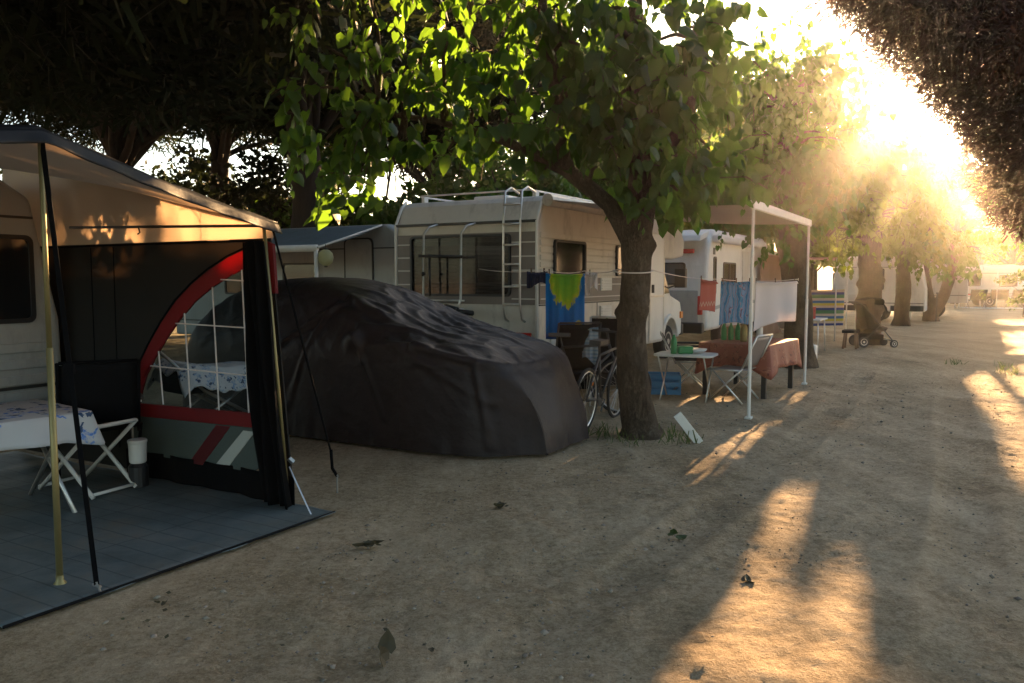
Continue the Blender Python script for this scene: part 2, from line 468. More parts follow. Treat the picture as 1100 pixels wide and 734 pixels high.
def stripes_mat(name, stops, axis=2, freq=1.0, off=0.0, trans=0.25):
    m = bpy.data.materials.new(name); m.use_nodes = True
    nt = m.node_tree; N, L = nt.nodes, nt.links; b = N['Principled BSDF']; b.inputs['Roughness'].default_value = 0.85
    tc = N.new('ShaderNodeTexCoord'); sx = N.new('ShaderNodeSeparateXYZ'); L.new(tc.outputs['Object'], sx.inputs[0])
    f = math_node(nt, 'FRACT', math_node(nt, 'ADD', math_node(nt, 'MULTIPLY', sx.outputs[axis], freq), off))
    c = ramp(nt, f, stops, 'CONSTANT'); L.new(c, b.inputs['Base Color'])
    t = N.new('ShaderNodeBsdfTranslucent'); L.new(c, t.inputs[0]); ms = N.new('ShaderNodeMixShader'); ms.inputs[0].default_value = trans
    L.new(b.outputs[0], ms.inputs[1]); L.new(t.outputs[0], ms.inputs[2]); L.new(ms.outputs[0], N['Material Output'].inputs['Surface'])
    return m


def bark_mat():
    m = bpy.data.materials.new('cracked_bark'); m.use_nodes = True
    nt = m.node_tree; N, L = nt.nodes, nt.links; b = N['Principled BSDF']; b.inputs['Roughness'].default_value = 0.95; b.inputs['Specular IOR Level'].default_value = 0.15
    tc = N.new('ShaderNodeTexCoord'); mp = N.new('ShaderNodeMapping'); mp.inputs['Scale'].default_value = (1, 1, 0.28); L.new(tc.outputs['Object'], mp.inputs['Vector'])
    nz = N.new('ShaderNodeTexNoise'); nz.inputs['Scale'].default_value = 26; nz.inputs['Detail'].default_value = 6; nz.inputs['Roughness'].default_value = 0.7; L.new(mp.outputs[0], nz.inputs['Vector'])
    wr = N.new('ShaderNodeMix'); wr.data_type = 'RGBA'; wr.blend_type = 'LINEAR_LIGHT'; wr.inputs[0].default_value = 0.10; L.new(mp.outputs[0], wr.inputs[6]); L.new(nz.outputs['Color'], wr.inputs[7])
    vo = N.new('ShaderNodeTexVoronoi'); vo.feature = 'DISTANCE_TO_EDGE'; vo.inputs['Scale'].default_value = 27; L.new(wr.outputs[2], vo.inputs['Vector'])
    cr = N.new('ShaderNodeMapRange'); cr.inputs[1].default_value = 0.0; cr.inputs[2].default_value = 0.12; L.new(vo.outputs['Distance'], cr.inputs[0])
    bz = N.new('ShaderNodeTexNoise'); bz.inputs['Scale'].default_value = 3.5; bz.inputs['Detail'].default_value = 5; L.new(tc.outputs['Object'], bz.inputs['Vector'])
    f = math_node(nt, 'ADD', math_node(nt, 'MULTIPLY', cr.outputs[0], 0.13), math_node(nt, 'ADD', math_node(nt, 'MULTIPLY', nz.outputs[0], 0.45), math_node(nt, 'MULTIPLY', bz.outputs[0], 0.45)))
    c = ramp(nt, f, [(0.36, (0.04, 0.030, 0.022)), (0.56, (0.098, 0.076, 0.055)), (0.78, (0.18, 0.148, 0.11))]); L.new(c, b.inputs['Base Color'])
    h = math_node(nt, 'ADD', math_node(nt, 'MULTIPLY', cr.outputs[0], 0.35), math_node(nt, 'MULTIPLY', nz.outputs[0], 1.0))
    bp = N.new('ShaderNodeBump'); bp.inputs['Strength'].default_value = 1.0; bp.inputs['Distance'].default_value = 0.03; L.new(h, bp.inputs['Height']); L.new(bp.outputs[0], b.inputs['Normal'])
    return m


M['bark'] = bark_mat()
M['sand'] = sand_mat()
M['mat_blue'] = mat_weave()
M['oilcloth'] = floral_mat('oilcloth', (0.46, 0.47, 0.48), ((0.03, 0.09, 0.34), (0.10, 0.22, 0.55)), 5.6, 0.62)
M['flower_cloth'] = floral_mat('flower_cloth', (0.62, 0.64, 0.68), ((0.02, 0.10, 0.36), (0.12, 0.3, 0.6)), 10.0, 0.65)
M['rust_cloth'] = floral_mat('rust_cloth', (0.26, 0.075, 0.045), ((0.42, 0.25, 0.14), (0.33, 0.12, 0.07)), 9.0, 0.7, (0.12, 0.03, 0.02))
M['windbreak'] = stripes_mat('windbreak', [(0, (0.04, 0.06, 0.22)), (0.16, (0.55, 0.45, 0.35)), (0.3, (0.5, 0.42, 0.06)), (0.46, (0.06, 0.15, 0.32)), (0.62, (0.55, 0.48, 0.4)), (0.78, (0.08, 0.22, 0.1))], 2, 2.4)
M['check'] = stripes_mat('check', [(0, (0.5, 0.55, 0.6)), (0.5, (0.25, 0.35, 0.45))], 2, 22)

# ------------------------------------------------------------------ ground
def hill(x, y):
    # rising land far beyond the end of the road
    d = x * 0.5 + y * 0.8660254
    return max(0.0, d - 85.0) * 0.06


def build_ground():
    def axis(lo, hi, c0, c1, fine, grow):
        xs = list(np.arange(c0, c1 + 1e-6, fine))
        s = fine; x = c1
        while x < hi:
            s *= grow; x += s; xs.append(min(x, hi))
        s = fine; x = c0; left = []
        while x > lo:
            s *= grow; x -= s; left.append(max(x, lo))
        return np.array(left[::-1] + xs)
    xs = axis(-600, 600, -4.5, 8, 0.035, 1.06)
    ys = axis(-120, 900, 2.0, 13, 0.035, 1.06)
    X, Y = np.meshgrid(xs, ys, indexing='ij')
    Z = np.zeros_like(X)
    def wob(fx, fy, ph, amp):
        return amp * np.sin(fx * X + fy * Y + ph)
    for k in range(26):
        a = rng.uniform(0, 2 * math.pi); w = rng.uniform(1.2, 16)
        Z += wob(w * math.cos(a), w * math.sin(a), rng.uniform(0, 6.28), 0.012 / w ** 0.9)
    for k in range(40):
        a = rng.uniform(0, 2 * math.pi); w = rng.uniform(18, 62)
        Z += wob(w * math.cos(a), w * math.sin(a), rng.uniform(0, 6.28), 0.0009) * (0.5 + 0.5 * np.sin(X * rng.uniform(0.5, 2) + Y * rng.uniform(0.5, 2) + k))
    b = X * 0.8660254 - Y * 0.5
    a_ = X * 0.5 + Y * 0.8660254
    for c, wd, dp in ((-1.55, 0.16, 0.018), (-0.1, 0.17, 0.018), (0.45, 0.14, 0.012), (1.7, 0.2, 0.02)):
        q_ = b - c - 0.12 * np.sin(a_ * 0.35 + c)
        Z -= dp * (np.exp(-(q_ / wd) ** 4) - 0.5 * np.exp(-((np.abs(q_) - wd * 1.3) / 0.05) ** 2)) * (0.7 + 0.3 * np.sin(a_ * 1.3 + 3 * c))
        Z += 0.0035 * np.exp(-(q_ / wd) ** 4) * np.sin(a_ * 55 + 14 * np.abs(q_))
    fade = np.exp(-np.maximum(0, np.hypot(X - 1, Y - 7) - 10) / 10)
    Z *= fade
    Z += rng.normal(0, 0.0022, Z.shape) * (fade > 0.6)
    # the mats and cars keep level ground under them
    flat = 1 / (1 + np.exp(np.clip((b + 3.0) * 6, -50, 50)))
    Z = Z * (1 - 0.75 * flat)
    Z += np.maximum(0, a_ - 85) * 0.06
    n, m = X.shape
    V = np.stack([X, Y, Z], -1).reshape(-1, 3)
    I = np.arange(n * m).reshape(n, m)
    Q = np.stack([I[:-1, :-1], I[1:, :-1], I[1:, 1:], I[:-1, 1:]], -1).reshape(-1, 4)
    o = np_mesh('ground', V, Q, M['sand'], smooth=True)
    tag(o, kind='structure')


build_ground()

# loose stones over the sand
def build_gravel():
    n = 6500
    base = np.array([(1, 0, 0), (-1, 0, 0), (0, 1, 0), (0, -1, 0), (0, 0, 1), (0, 0, -1)], float)
    tri = np.array([(0, 2, 4), (2, 1, 4), (1, 3, 4), (3, 0, 4), (2, 0, 5), (1, 2, 5), (3, 1, 5), (0, 3, 5)])
    V, F = [], []
    for i in range(n):
        y = 2.3 + 11 * rng.random() ** 1.6; x = rng.uniform(-0.55 * y, 0.68 * y)
        bb = x * 0.866 - y * 0.5
        if bb < -3.5: continue
        s = rng.choice([0.004, 0.006, 0.009, 0.014], p=[0.5, 0.3, 0.15, 0.05]) * rng.uniform(0.7, 1.3)
        v = base * s * np.array([rng.uniform(0.8, 1.4), rng.uniform(0.8, 1.4), 0.7]) + rng.normal(0, s * 0.12, (6, 3))
        t = rng.uniform(0, 6.28); c, q = math.cos(t), math.sin(t)
        v = v @ np.array([[c, q, 0], [-q, c, 0], [0, 0, 1]])
        F.append(tri + 6 * len(V)); V.append(v + np.array([x, y, s * 0.35]))
    o = np_mesh('gravel', np.concatenate(V), np.concatenate(F), M['stone'])
    tag(o, 'small loose stones and grit scattered over the sandy road', 'gravel', kind='stuff')


build_gravel()

# ------------------------------------------------------------------ foliage
# Where the low sun gets through the crowns: each crown has gaps along these sun paths.
GAPS = [
    [(2.27, 5.95), (1.95, 5.20), (1.49, 4.20), (1.22, 3.52), (1.08, 3.07), (0.78, 2.18), (0.13, 2.18), (0.56, 3.07), (0.92, 3.57), (1.29, 4.34), (1.67, 5.20), (2.06, 5.89)],
    [(1.85, 4.37), (1.77, 3.95), (1.41, 3.07), (1.02, 2.18), (0.79, 2.18), (1.09, 3.07), (1.51, 3.83)],
    [(8.62, 14.45), (7.21, 12.69), (5.75, 9.76), (4.93, 8.02), (3.87, 6.17), (3.39, 5.20), (4.01, 5.20), (13.04, 17.18), (9.04, 14.45)],
    [(19.22, 32.07), (16.63, 27.56), (18.83, 26.50), (22.77, 32.07)],
    [(15.05, 24.60), (10.01, 16.16), (11.52, 16.16), (17.48, 24.60)],
    [(1.93, 10.95), (1.95, 9.76), (2.79, 9.91), (3.24, 11.04), (2.72, 11.91)],
    [(2.83, 13.06), (2.72, 12.24), (3.53, 13.72), (3.29, 13.72)],
    [(3.79, 11.22), (3.77, 10.86), (4.70, 12.69), (4.58, 12.69)],
    [(0.66, 6.47), (0.74, 6.28), (0.88, 6.47), (0.78, 6.60)],
]
# sunbeams that reach raised things: point hit and radius
BEAMS = [(W(4.0, -4.6, 2.0), 0.36), (W(4.0, -5.2, 2.05), 0.36), (W(4.0, -4.9, 1.78), 0.09), (W(4.0, -4.5, 1.76), 0.08), (W(3.3, -4.06, 2.15), 0.2), (W(3.8, -4.1, 2.05), 0.15),
         (W(7.2, -3.7, 1.0), 0.12), (W(9.0, -6.3, 2.8), 0.35), (W(10.6, -6.6, 1.9), 0.1), (W(16.1, -5.1, 1.0), 0.35), (W(10.2, -3.4, 0.7), 0.3), (W(11.5, -2.4, 0.8), 0.4)]


def lit_mask(P):
    P = np.asarray(P)
    s = np.array(SUN)
    g = P[:, :2] - s[:2] * (P[:, 2:3] / s[2])
    out = np.zeros(len(P), bool)
    for poly in GAPS:
        inside = np.zeros(len(P), bool)
        n = len(poly)
        for i in range(n):
            x1, y1 = poly[i]; x2, y2 = poly[(i + 1) % n]
            if y1 == y2: continue
            c = ((y1 > g[:, 1]) != (y2 > g[:, 1])) & (g[:, 0] < (x2 - x1) * (g[:, 1] - y1) / (y2 - y1) + x1)
            inside ^= c
        out |= inside
    for p, r in BEAMS:
        d = P - np.array(p); t = d @ s
        out |= (t > 0) & (np.linalg.norm(d - t[:, None] * s, axis=1) < r)
    return out


HEART = np.array([(0, 0.06, 0), (0, 0.5, 0.02), (0, 1.05, -0.10), (-0.24, -0.05, -0.05), (-0.45, 0.22, -0.10), (-0.33, 0.62, -0.10),
                  (0.24, -0.05, -0.05), (0.45, 0.22, -0.10), (0.33, 0.62, -0.10)])
HEARTQ = np.array([(0, 1, 4, 3), (1, 2, 5, 4), (0, 6, 7, 1), (1, 7, 8, 2)])
SMALL = np.array([(0, 0, 0), (-0.36, 0.45, -0.06), (0, 1, -0.08), (0.36, 0.45, -0.06)])
SMALLQ = np.array([(0, 3, 2, 1)])
BLADE = np.array([(-0.11, 0, 0), (0.11, 0, 0), (0.07, 1, 0), (-0.07, 1, 0)])
BLADEQ = np.array([(0, 1, 2, 3)])


def leaf_mesh(name, P, D, Nn, S, tmpl, quads, m, parent, carve=True):
    """leaves at P, pointing along D with face normal near Nn and length S"""
    P = np.asarray(P, float); D = np.asarray(D, float); Nn = np.asarray(Nn, float); S = np.asarray(S, float)
    if carve:
        k = ~lit_mask(P); P, D, Nn, S = P[k], D[k], Nn[k], S[k]
    D /= np.linalg.norm(D, axis=1, keepdims=True) + 1e-9
    X = np.cross(D, Nn); X /= np.linalg.norm(X, axis=1, keepdims=True) + 1e-9
    Z = np.cross(X, D)
    curl = rng.uniform(-0.6, 2.4, (len(P), 1, 1)); wide = rng.uniform(0.75, 1.1, (len(P), 1, 1)); bend = rng.normal(0, 0.10, (len(P), 1, 1)) * (tmpl[None, :, 1:2] ** 2)
    V = (X[:, None] * (tmpl[None, :, 0:1] * wide + bend) + D[:, None] * tmpl[None, :, 1:2] + Z[:, None] * tmpl[None, :, 2:3] * curl) * S[:, None, None] + P[:, None]
    n = len(tmpl)
    Q = (quads[None] + (np.arange(len(P)) * n)[:, None, None]).reshape(-1, quads.shape[1])
    return np_mesh(name, V.reshape(-1, 3), Q, m, parent)


def shoots(centers, radius, per, leafs, size, droop=0.8, seglen=0.065):
    """drooping leafy shoots about each crown centre; returns leaf arrays and shoot paths"""
    P, D, Nn, S, paths = [], [], [], [], []
    for c, r, k in zip(centers, radius, per):
        c = np.array(c)
        for _ in range(k):
            q = rng.normal(0, 1, 3); q /= np.linalg.norm(q); q *= r * rng.random() ** 0.5
            p = c + q * np.array([1, 1, 0.8])
            d = q / (np.linalg.norm(q) + 1e-6) + rng.normal(0, 0.5, 3) + np.array([0, 0, 0.3]); d /= np.linalg.norm(d)
            path = [p.copy()]
            nl = int(leafs * rng.uniform(0.6, 1.3))
            for i in range(nl):
                d = d + np.array([0, 0, -droop * 0.16]) + rng.normal(0, 0.06, 3); d /= np.linalg.norm(d)
                p = p + d * seglen * rng.uniform(0.8, 1.3)
                path.append(p.copy())
                sd = rng.normal(0, 1, 3); sd -= d * (sd @ d); sd /= np.linalg.norm(sd)
                P.append(p + sd * 0.04)
                D.append(sd * 0.45 + d * 0.2 + np.array([0, 0, -0.85]) + rng.normal(0, 0.25, 3))
                nn = sd + rng.normal(0, 0.6, 3); nn[2] = abs(nn[2]) + 0.25
                Nn.append(nn)
                S.append(size * rng.uniform(0.5, 1.3) * (1.0 - 0.35 * i / nl))
            paths.append(path)
    return np.array(P), np.array(D), np.array(Nn), np.array(S), paths


def rough_trunk(mb, pts, rs, n=18, step=0.06, amp=0.10, knobs=(), seed=0):
    """tapering trunk with swellings and pruning knobs along a path"""
    pts = [Vector(p) for p in pts]
    P, RR = [], []
    for i in range(len(pts) - 1):
        L = (pts[i + 1] - pts[i]).length; k = max(1, int(L / step))
        for j in range(k):
            t = j / k; P.append(pts[i].lerp(pts[i + 1], t)); RR.append(rs[i] * (1 - t) + rs[i + 1] * t)
    P.append(pts[-1]); RR.append(rs[-1])
    vs, fs = [], []
    for i, p in enumerate(P):
        t = (P[min(i + 1, len(P) - 1)] - P[max(i - 1, 0)]).normalized()
        e = t.cross(Vector((0, 1, 0.01))).normalized(); g = e.cross(t).normalized()
        for k in range(n):
            an = 2 * math.pi * k / n; dr = e * math.cos(an) + g * math.sin(an)
            q = Vector((math.cos(an) * 1.3 + seed, math.sin(an) * 1.3, p.z * 1.7))
            r = RR[i] * (1 + amp * noise.noise(q) * 1.6 + amp * 0.5 * noise.noise(q * 3.1) + amp * 0.35 * math.sin(an * 5 + p.z * 2))
            for kz, ka, kr in knobs:
                dd = math.hypot((p.z - kz) / 0.9, RR[i] * math.atan2(math.sin(an - ka), math.cos(an - ka)))
                r += kr * math.exp(-(dd / (kr * 1.3)) ** 2)
            vs.append(p + dr * r)
    for i in range(len(P) - 1):
        for k in range(n):
            fs.append((i * n + k, i * n + (k + 1) % n, (i + 1) * n + (k + 1) % n, (i + 1) * n + k))
    fs.append(tuple(range(n - 1, -1, -1))); fs.append(tuple((len(P) - 1) * n + k for k in range(n)))
    mb.add(vs, fs)


def branch(mb, p, q, r0, r1, sag=0.15, n=7):
    p, q = Vector(p), Vector(q)
    pts, rs = [], []
    L = (q - p).length
    for i in range(n):
        t = i / (n - 1)
        w = Vector((noise.noise(p * 3 + Vector((t * 3, 0, 0))), noise.noise(q * 3 + Vector((0, t * 3, 0))), 0)) * 0.08 * L * math.sin(t * math.pi)
        pts.append(p.lerp(q, t) + Vector((0, 0, sag * L * math.sin(t * math.pi))) + w); rs.append(r0 + (r1 - r0) * t)
    mb.tube(pts, rs, 7)


def mulberry(label, base, limbs, centers, radius, per, leafs, size, m, group=None, knobs=(), flare=1.35, seed=0, tmpl=HEART, quads=HEARTQ, twig=0.010, keep=lambda P: np.ones(len(P), bool)):
    """limbs: list of (path, radii); all coordinates in the world, the tree's Empty stands at its base"""
    root = thing('mulberry_tree', label, 'tree', base, 0, group)
    off = Vector(base)
    tb = MB()
    nodes = []
    for i, (pts, rs) in enumerate(limbs):
        pts = [Vector(p) - off for p in pts]
        rough_trunk(tb, pts, rs, n=30 if i == 0 else 14, step=0.035, amp=0.13, knobs=knobs if i == 0 else (), seed=seed + i)
        for a, b2 in zip(pts[:-1], pts[1:]):
            for t in (0.2, 0.5, 0.9): nodes.append(a.lerp(b2, t))
    nodes = [v for v in nodes if v.z > 1.6] or nodes
    tb.build('trunk', M['bark'], root, smooth=True)
    cs = [Vector(c) - off for c in centers]
    bb = MB()
    for c in cs:
        q = min(nodes, key=lambda v: (v - c).length + max(0, v.z - c.z) * 0.7)
        branch(bb, q, c, 0.03, 0.012)
    P, D, Nn, S, paths = shoots([tuple(c) for c in cs], radius, per, leafs, size)
    for p in paths[::2]:
        if not keep(np.array(p) + np.array(off)).all(): continue
        bb.tube(p[::3] + [p[-1]], twig * 0.5, 4)
    bb.build('branches', M['bark'], root, smooth=True)
    k = ~lit_mask(P + np.array(off)) & keep(P + np.array(off))
    leaf_mesh('crown', P[k], D[k], Nn[k], S[k], tmpl, quads, m, root, carve=False)
    return root


ROW = 'mulberry trees along the dirt road'
T1C = [(-1.95, 8.60, 4.03), (-2.01, 8.50, 3.58), (-1.71, 8.40, 3.23), (-1.50, 8.80, 3.75), (-1.65, 8.90, 2.77), (-1.94, 9.00, 2.58), (-1.16, 8.50, 3.45), (-0.92, 8.30, 3.87), (-0.63, 8.00, 3.90), (-0.75, 8.20, 3.48), (-0.48, 8.40, 3.79), (-0.36, 8.20, 3.30), (-0.93, 8.60, 3.07), (-1.19, 8.80, 2.76), (-0.68, 8.70, 2.99), (-0.29, 8.40, 2.89), (-0.09, 8.10, 3.30), (-0.19, 8.30, 3.95), (-1.43, 9.20, 2.50), (-1.49, 8.70, 3.09), (-2.01, 8.80, 3.11), (0.14, 8.20, 4.23), (0.44, 7.80, 4.19), (0.27, 8.00, 3.77), (0.63, 7.70, 3.79), (0.77, 7.50, 3.30), (0.45, 7.90, 3.04), (0.11, 8.30, 2.97), (0.35, 8.60, 2.76), (0.92, 7.40, 3.77), (1.10, 7.30, 3.26), (0.87, 8.60, 4.36), (1.29, 7.60, 3.83), (1.45, 7.40, 3.36), (1.74, 8.00, 4.04), (1.48, 7.50, 2.88), (1.80, 8.20, 3.19), (1.53, 7.50, 2.42), (2.05, 8.60, 3.65), (2.04, 8.40, 2.94), (1.75, 7.80, 2.63), (0.85, 7.40, 2.87), (0.99, 8.00, 4.65), (0.46, 8.20, 4.90), (1.59, 8.30, 4.76), (-0.09, 8.40, 4.71), (-0.86, 8.50, 4.56), (0.70, 8.80, 3.60), (1.46, 9.20, 4.10), (1.94, 9.00, 4.04), (1.13, 9.00, 3.44), (0.83, 8.00, 2.70), (0.62, 8.80, 2.96), (1.3, 8.3, 5.1), (0.2, 8.6, 5.2), (-1.5, 8.8, 4.6)]
mulberry('big heart-leaved mulberry tree with a knobbly trunk beside the covered car', (1.34, 8.12, -0.02),
         [([(1.33, 8.12, -0.05), (1.31, 8.12, 0.10), (1.26, 8.12, 0.40), (1.22, 8.12, 1.1), (1.25, 8.12, 1.75), (1.24, 8.12, 2.1), (1.30, 8.12, 2.5), (1.32, 8.10, 3.0), (1.23, 8.10, 3.9), (1.18, 8.10, 5.0)],
           [0.28, 0.20, 0.165, 0.145, 0.15, 0.16, 0.13, 0.11, 0.085, 0.04]),
          ([(1.20, 8.12, 1.95), (0.98, 8.16, 2.35), (0.55, 8.3, 2.72), (-0.1, 8.5, 3.05), (-0.79, 8.6, 3.26), (-1.49, 8.7, 3.38)], [0.10, 0.085, 0.07, 0.05, 0.035, 0.02]),
          ([(1.26, 8.12, 2.1), (1.48, 8.02, 2.7), (1.75, 8.1, 3.3), (1.9, 8.4, 4.1)], [0.11, 0.10, 0.07, 0.03]),
          ([(0.55, 8.3, 2.72), (0.45, 8.1, 3.4), (0.3, 8.1, 4.2), (0.3, 8.2, 5.0)], [0.08, 0.07, 0.05, 0.02])],
         T1C, [0.34 if c[0] > 0 else 0.26 for c in T1C], [10 if c[0] > 0 else 6 for c in T1C], 9, 0.185, M['leaf'], ROW,
         knobs=[(1.45, 5.0, 0.07), (1.40, 2.2, 0.06), (1.32, 4.2, 0.06), (0.75, 4.9, 0.05), (1.95, 3.2, 0.06), (1.28, 0.2, 0.05)], seed=3, keep=lambda P: P[:, 2] > np.interp(P[:, 0], [-2.2, -1.2, -0.9, 0.5, 0.9, 1.2, 2.3], [2.25, 2.3, 2.6, 2.78, 2.72, 2.05, 2.3]))


def row_tree(label, base, h0, h1, rad, tr, ncl, per, leafs, size, m, lean=(0, 0), fork=False, ctr=None, knobs=(), seed=0):
    x, y = base
    cx, cy = ctr if ctr else (x + lean[0], y + lean[1])
    r = random.Random(seed)
    top = h0 + (h1 - h0) * 0.75
    if fork:
        limbs = [([(x, y, -0.05), (x - 0.05, y, 0.35), (x - 0.22, y, 1.2), (x - 0.35, y, 2.2), (x - 0.1, y, top)], [tr * 1.35, tr, tr * 0.85, tr * 0.75, 0.06]),
                 ([(x + 0.05, y, 0.25), (x + 0.45, y, 1.0), (x + 0.75, y, 2.0), (x + 0.9, y, top)], [tr, tr * 0.85, tr * 0.75, 0.06])]
    else:
        limbs = [([(x, y, -0.05), (x, y, 0.3), (x + lean[0] * 0.2, y, h0 * 0.6), (x + lean[0] * 0.5, y + lean[1] * 0.5, h0 + 0.3), (cx, cy, top)], [tr * 1.4, tr * 1.05, tr, tr * 0.9, 0.06])]
    cen = []
    for i in range(ncl):
        u = rng.normal(0, 1, 3); u /= np.linalg.norm(u); u *= rng.random() ** 0.4
        cen.append((cx + u[0] * rad, cy + u[1] * rad, (h0 + h1) / 2 + u[2] * (h1 - h0) / 2))
    return mulberry(label, (x, y, -0.02), limbs, cen, [rad * 0.3] * ncl, [per] * ncl, leafs, size, m, ROW, knobs=knobs, seed=seed)


row_tree('sunlit mulberry tree whose crown glows above the red-clothed table', (5.2, 14.45), 2.45, 5.6, 1.25, 0.24, 46, 12, 10, 0.165, M['leaf'], lean=(-0.45, 0), knobs=[(1.2, 4.5, 0.09), (0.7, 5.2, 0.08)], seed=11)
row_tree('stout mulberry tree with a lumpy pollarded trunk behind the pushchair', (8.76, 19.65), 2.3, 5.3, 1.3, 0.27, 66, 13, 9, 0.165, M['leaf_gold'], ctr=(8.4, 19.8), knobs=[(0.9, 4.0, 0.09), (1.3, 5.5, 0.11), (1.85, 4.4, 0.09), (1.6, 3.4, 0.10), (0.5, 5.3, 0.09), (1.0, 0.2, 0.09), (0.4, 3.3, 0.08), (2.0, 6.1, 0.1), (1.1, 6.0, 0.08), (1.5, 0.3, 0.09)], seed=12)
row_tree('slim straight mulberry tree in front of the white caravan with the shining window', (13.42, 27.56), 2.2, 5.9, 1.5, 0.23, 60, 11, 9, 0.20, M['leaf_gold'], ctr=(13.9, 27.5), seed=13)
row_tree('forked mulberry tree with two leaning trunks beside the thin grey stake', (16.05, 30.64), 2.0, 5.5, 1.8, 0.24, 64, 11, 9, 0.21, M['leaf'], fork=True, ctr=(17.1, 30.7), seed=14)


def bushy(name, label, cat, base, h, rad, n, size, m, group, trunk_r=0.14, h0=0.25, bark='bark', tmpl=SMALL, quads=SMALLQ, clumps=26, squash=1.0):
    """broad tree or shrub built of many leaf clumps round branch ends"""
    root = thing(name, label, cat, base, rng.uniform(0, 6), group)
    tb = MB()
    cl = []
    for i in range(clumps):
        u = rng.normal(0, 1, 3); u /= np.linalg.norm(u); u *= rng.random() ** 0.45
        cl.append(np.array([u[0] * rad, u[1] * rad * squash, h * (h0 + (1 - h0) * (0.5 + 0.46 * u[2]))]))
    top = Vector((rng.normal(0, 0.1) * rad, rng.normal(0, 0.1) * rad, h * 0.75))
    tb.tube([(0, 0, -0.05), (0, 0, h * h0), (top.x * 0.5, top.y * 0.5, h * 0.5), tuple(top)], [trunk_r * 1.2, trunk_r, trunk_r * 0.7, trunk_r * 0.25], 9)
    for c in cl:
        z = min(max(c[2] * 0.6, h * h0 * 0.8), h * 0.7)
        branch(tb, (top.x * z / h, top.y * z / h, z), c, trunk_r * 0.3, trunk_r * 0.08, 0.08, 5)
    tb.build('trunk' if cat == 'tree' else 'stem', M[bark], root, smooth=True)
    per = n // clumps
    P = []
    for c in cl:
        q = rng.normal(0, 1, (per, 3)); q /= np.linalg.norm(q, axis=1, keepdims=True)
        q *= (rng.random((per, 1)) ** 0.5) * rad * rng.uniform(0.26, 0.42) * np.array([1, 1, 0.7])
        P.append(c + q)
    P = np.concatenate(P)
    k = len(P)
    D = rng.normal(0, 1, (k, 3)) + np.array([0, 0, -0.3]); Nn = rng.normal(0, 1, (k, 3)) + np.array([0, 0, 0.4])
    S = size * rng.uniform(0.6, 1.3, k)
    c_, s_ = math.cos(root.rotation_euler.z), math.sin(root.rotation_euler.z)
    rot = np.array([[c_, s_, 0], [-s_, c_, 0], [0, 0, 1]])
    keep = ~lit_mask(P @ rot + np.array(base))
    leaf_mesh('crown' if cat == 'tree' else 'foliage', P[keep], D[keep], Nn[keep], S[keep], tmpl, quads, m, root, carve=False)
    return root


# trees closing the far end of the road, lit from behind
FAR = 'trees closing off the far end of the road'
far = [(16.5, 44.0, 8.6, 3.2, 'leaf_gold'), (21.0, 47.5, 9.6, 3.4, 'leaf'), (25.5, 50.0, 9.4, 3.0, 'leaf_gold'), (29.0, 52.5, 8.6, 3.0, 'leaf_gold'), (33.5, 54.0, 8.0, 3.4, 'leaf'),
       (11.5, 41.0, 11.0, 3.4, 'leaf'), (37.5, 56.0, 8.4, 3.4, 'leaf'), (7.0, 39.0, 11.5, 3.6, 'leaf'), (23.4, 56.0, 10.4, 3.0, 'leaf'), (2.5, 38.0, 9.4, 3.4, 'leaf'), (18.6, 40.5, 5.2, 2.0, 'leaf_gold')]
flab = ['broad golden-green tree rising behind the grey box trailer', 'tall green tree with a rounded top in the glow of the sun', 'golden tree catching the low sun behind the far white awning', 'yellow-lit tree between the far awning and the hillside house', 'darker green tree right of the hillside house roof',
        'leafy tree behind the caravan with the shining window', 'dull green tree at the right end of the far row', 'bright tree seen through the crown above the clothes line', 'tallest tree of the far row with its top against the white sky', 'tree behind the motorhome with the white awning case', 'low golden tree just above the grey box trailer roof']
for (x, y, h, r_, mm), lb in zip(far, flab):
    bushy('broadleaf_tree', lb, 'tree', (x, y, 0), h, r_, 6200, 0.26, M[mm], FAR, trunk_r=0.22, h0=0.22, clumps=30)


bushy('broadleaf_tree', 'round-topped tree glowing between the two nearest roadside mulberries', 'tree', (7.3, 24.8, 0), 7.2, 2.4, 24000, 0.20, M['leaf_gold'], 'trees behind the caravans', trunk_r=0.2, h0=0.28, clumps=60)
bushy('broadleaf_tree', 'leafy tree rising straight behind the white motorhome', 'tree', (5.2, 27.5, 0), 9.6, 3.2, 9500, 0.25, M['leaf'], 'trees behind the caravans', trunk_r=0.2, h0=0.3, clumps=36)
bushy('broadleaf_tree', 'unseen leafy tree added behind the old motorhome to block sun from the mulberry crown', 'tree', (2.4, 25.5, 0), 9.2, 3.0, 9000, 0.25, M['leaf'], 'trees behind the caravans', trunk_r=0.2, h0=0.3, clumps=36)  # hidden tree, added to keep low sun off the left mulberry leaves


bushy('broadleaf_tree', 'low dense tree filling the gap behind the stout lumpy mulberry', 'tree', (9.0, 24.4, 0), 5.9, 1.7, 16000, 0.17, M['leaf_gold'], 'trees behind the caravans', trunk_r=0.16, h0=0.3, clumps=46)


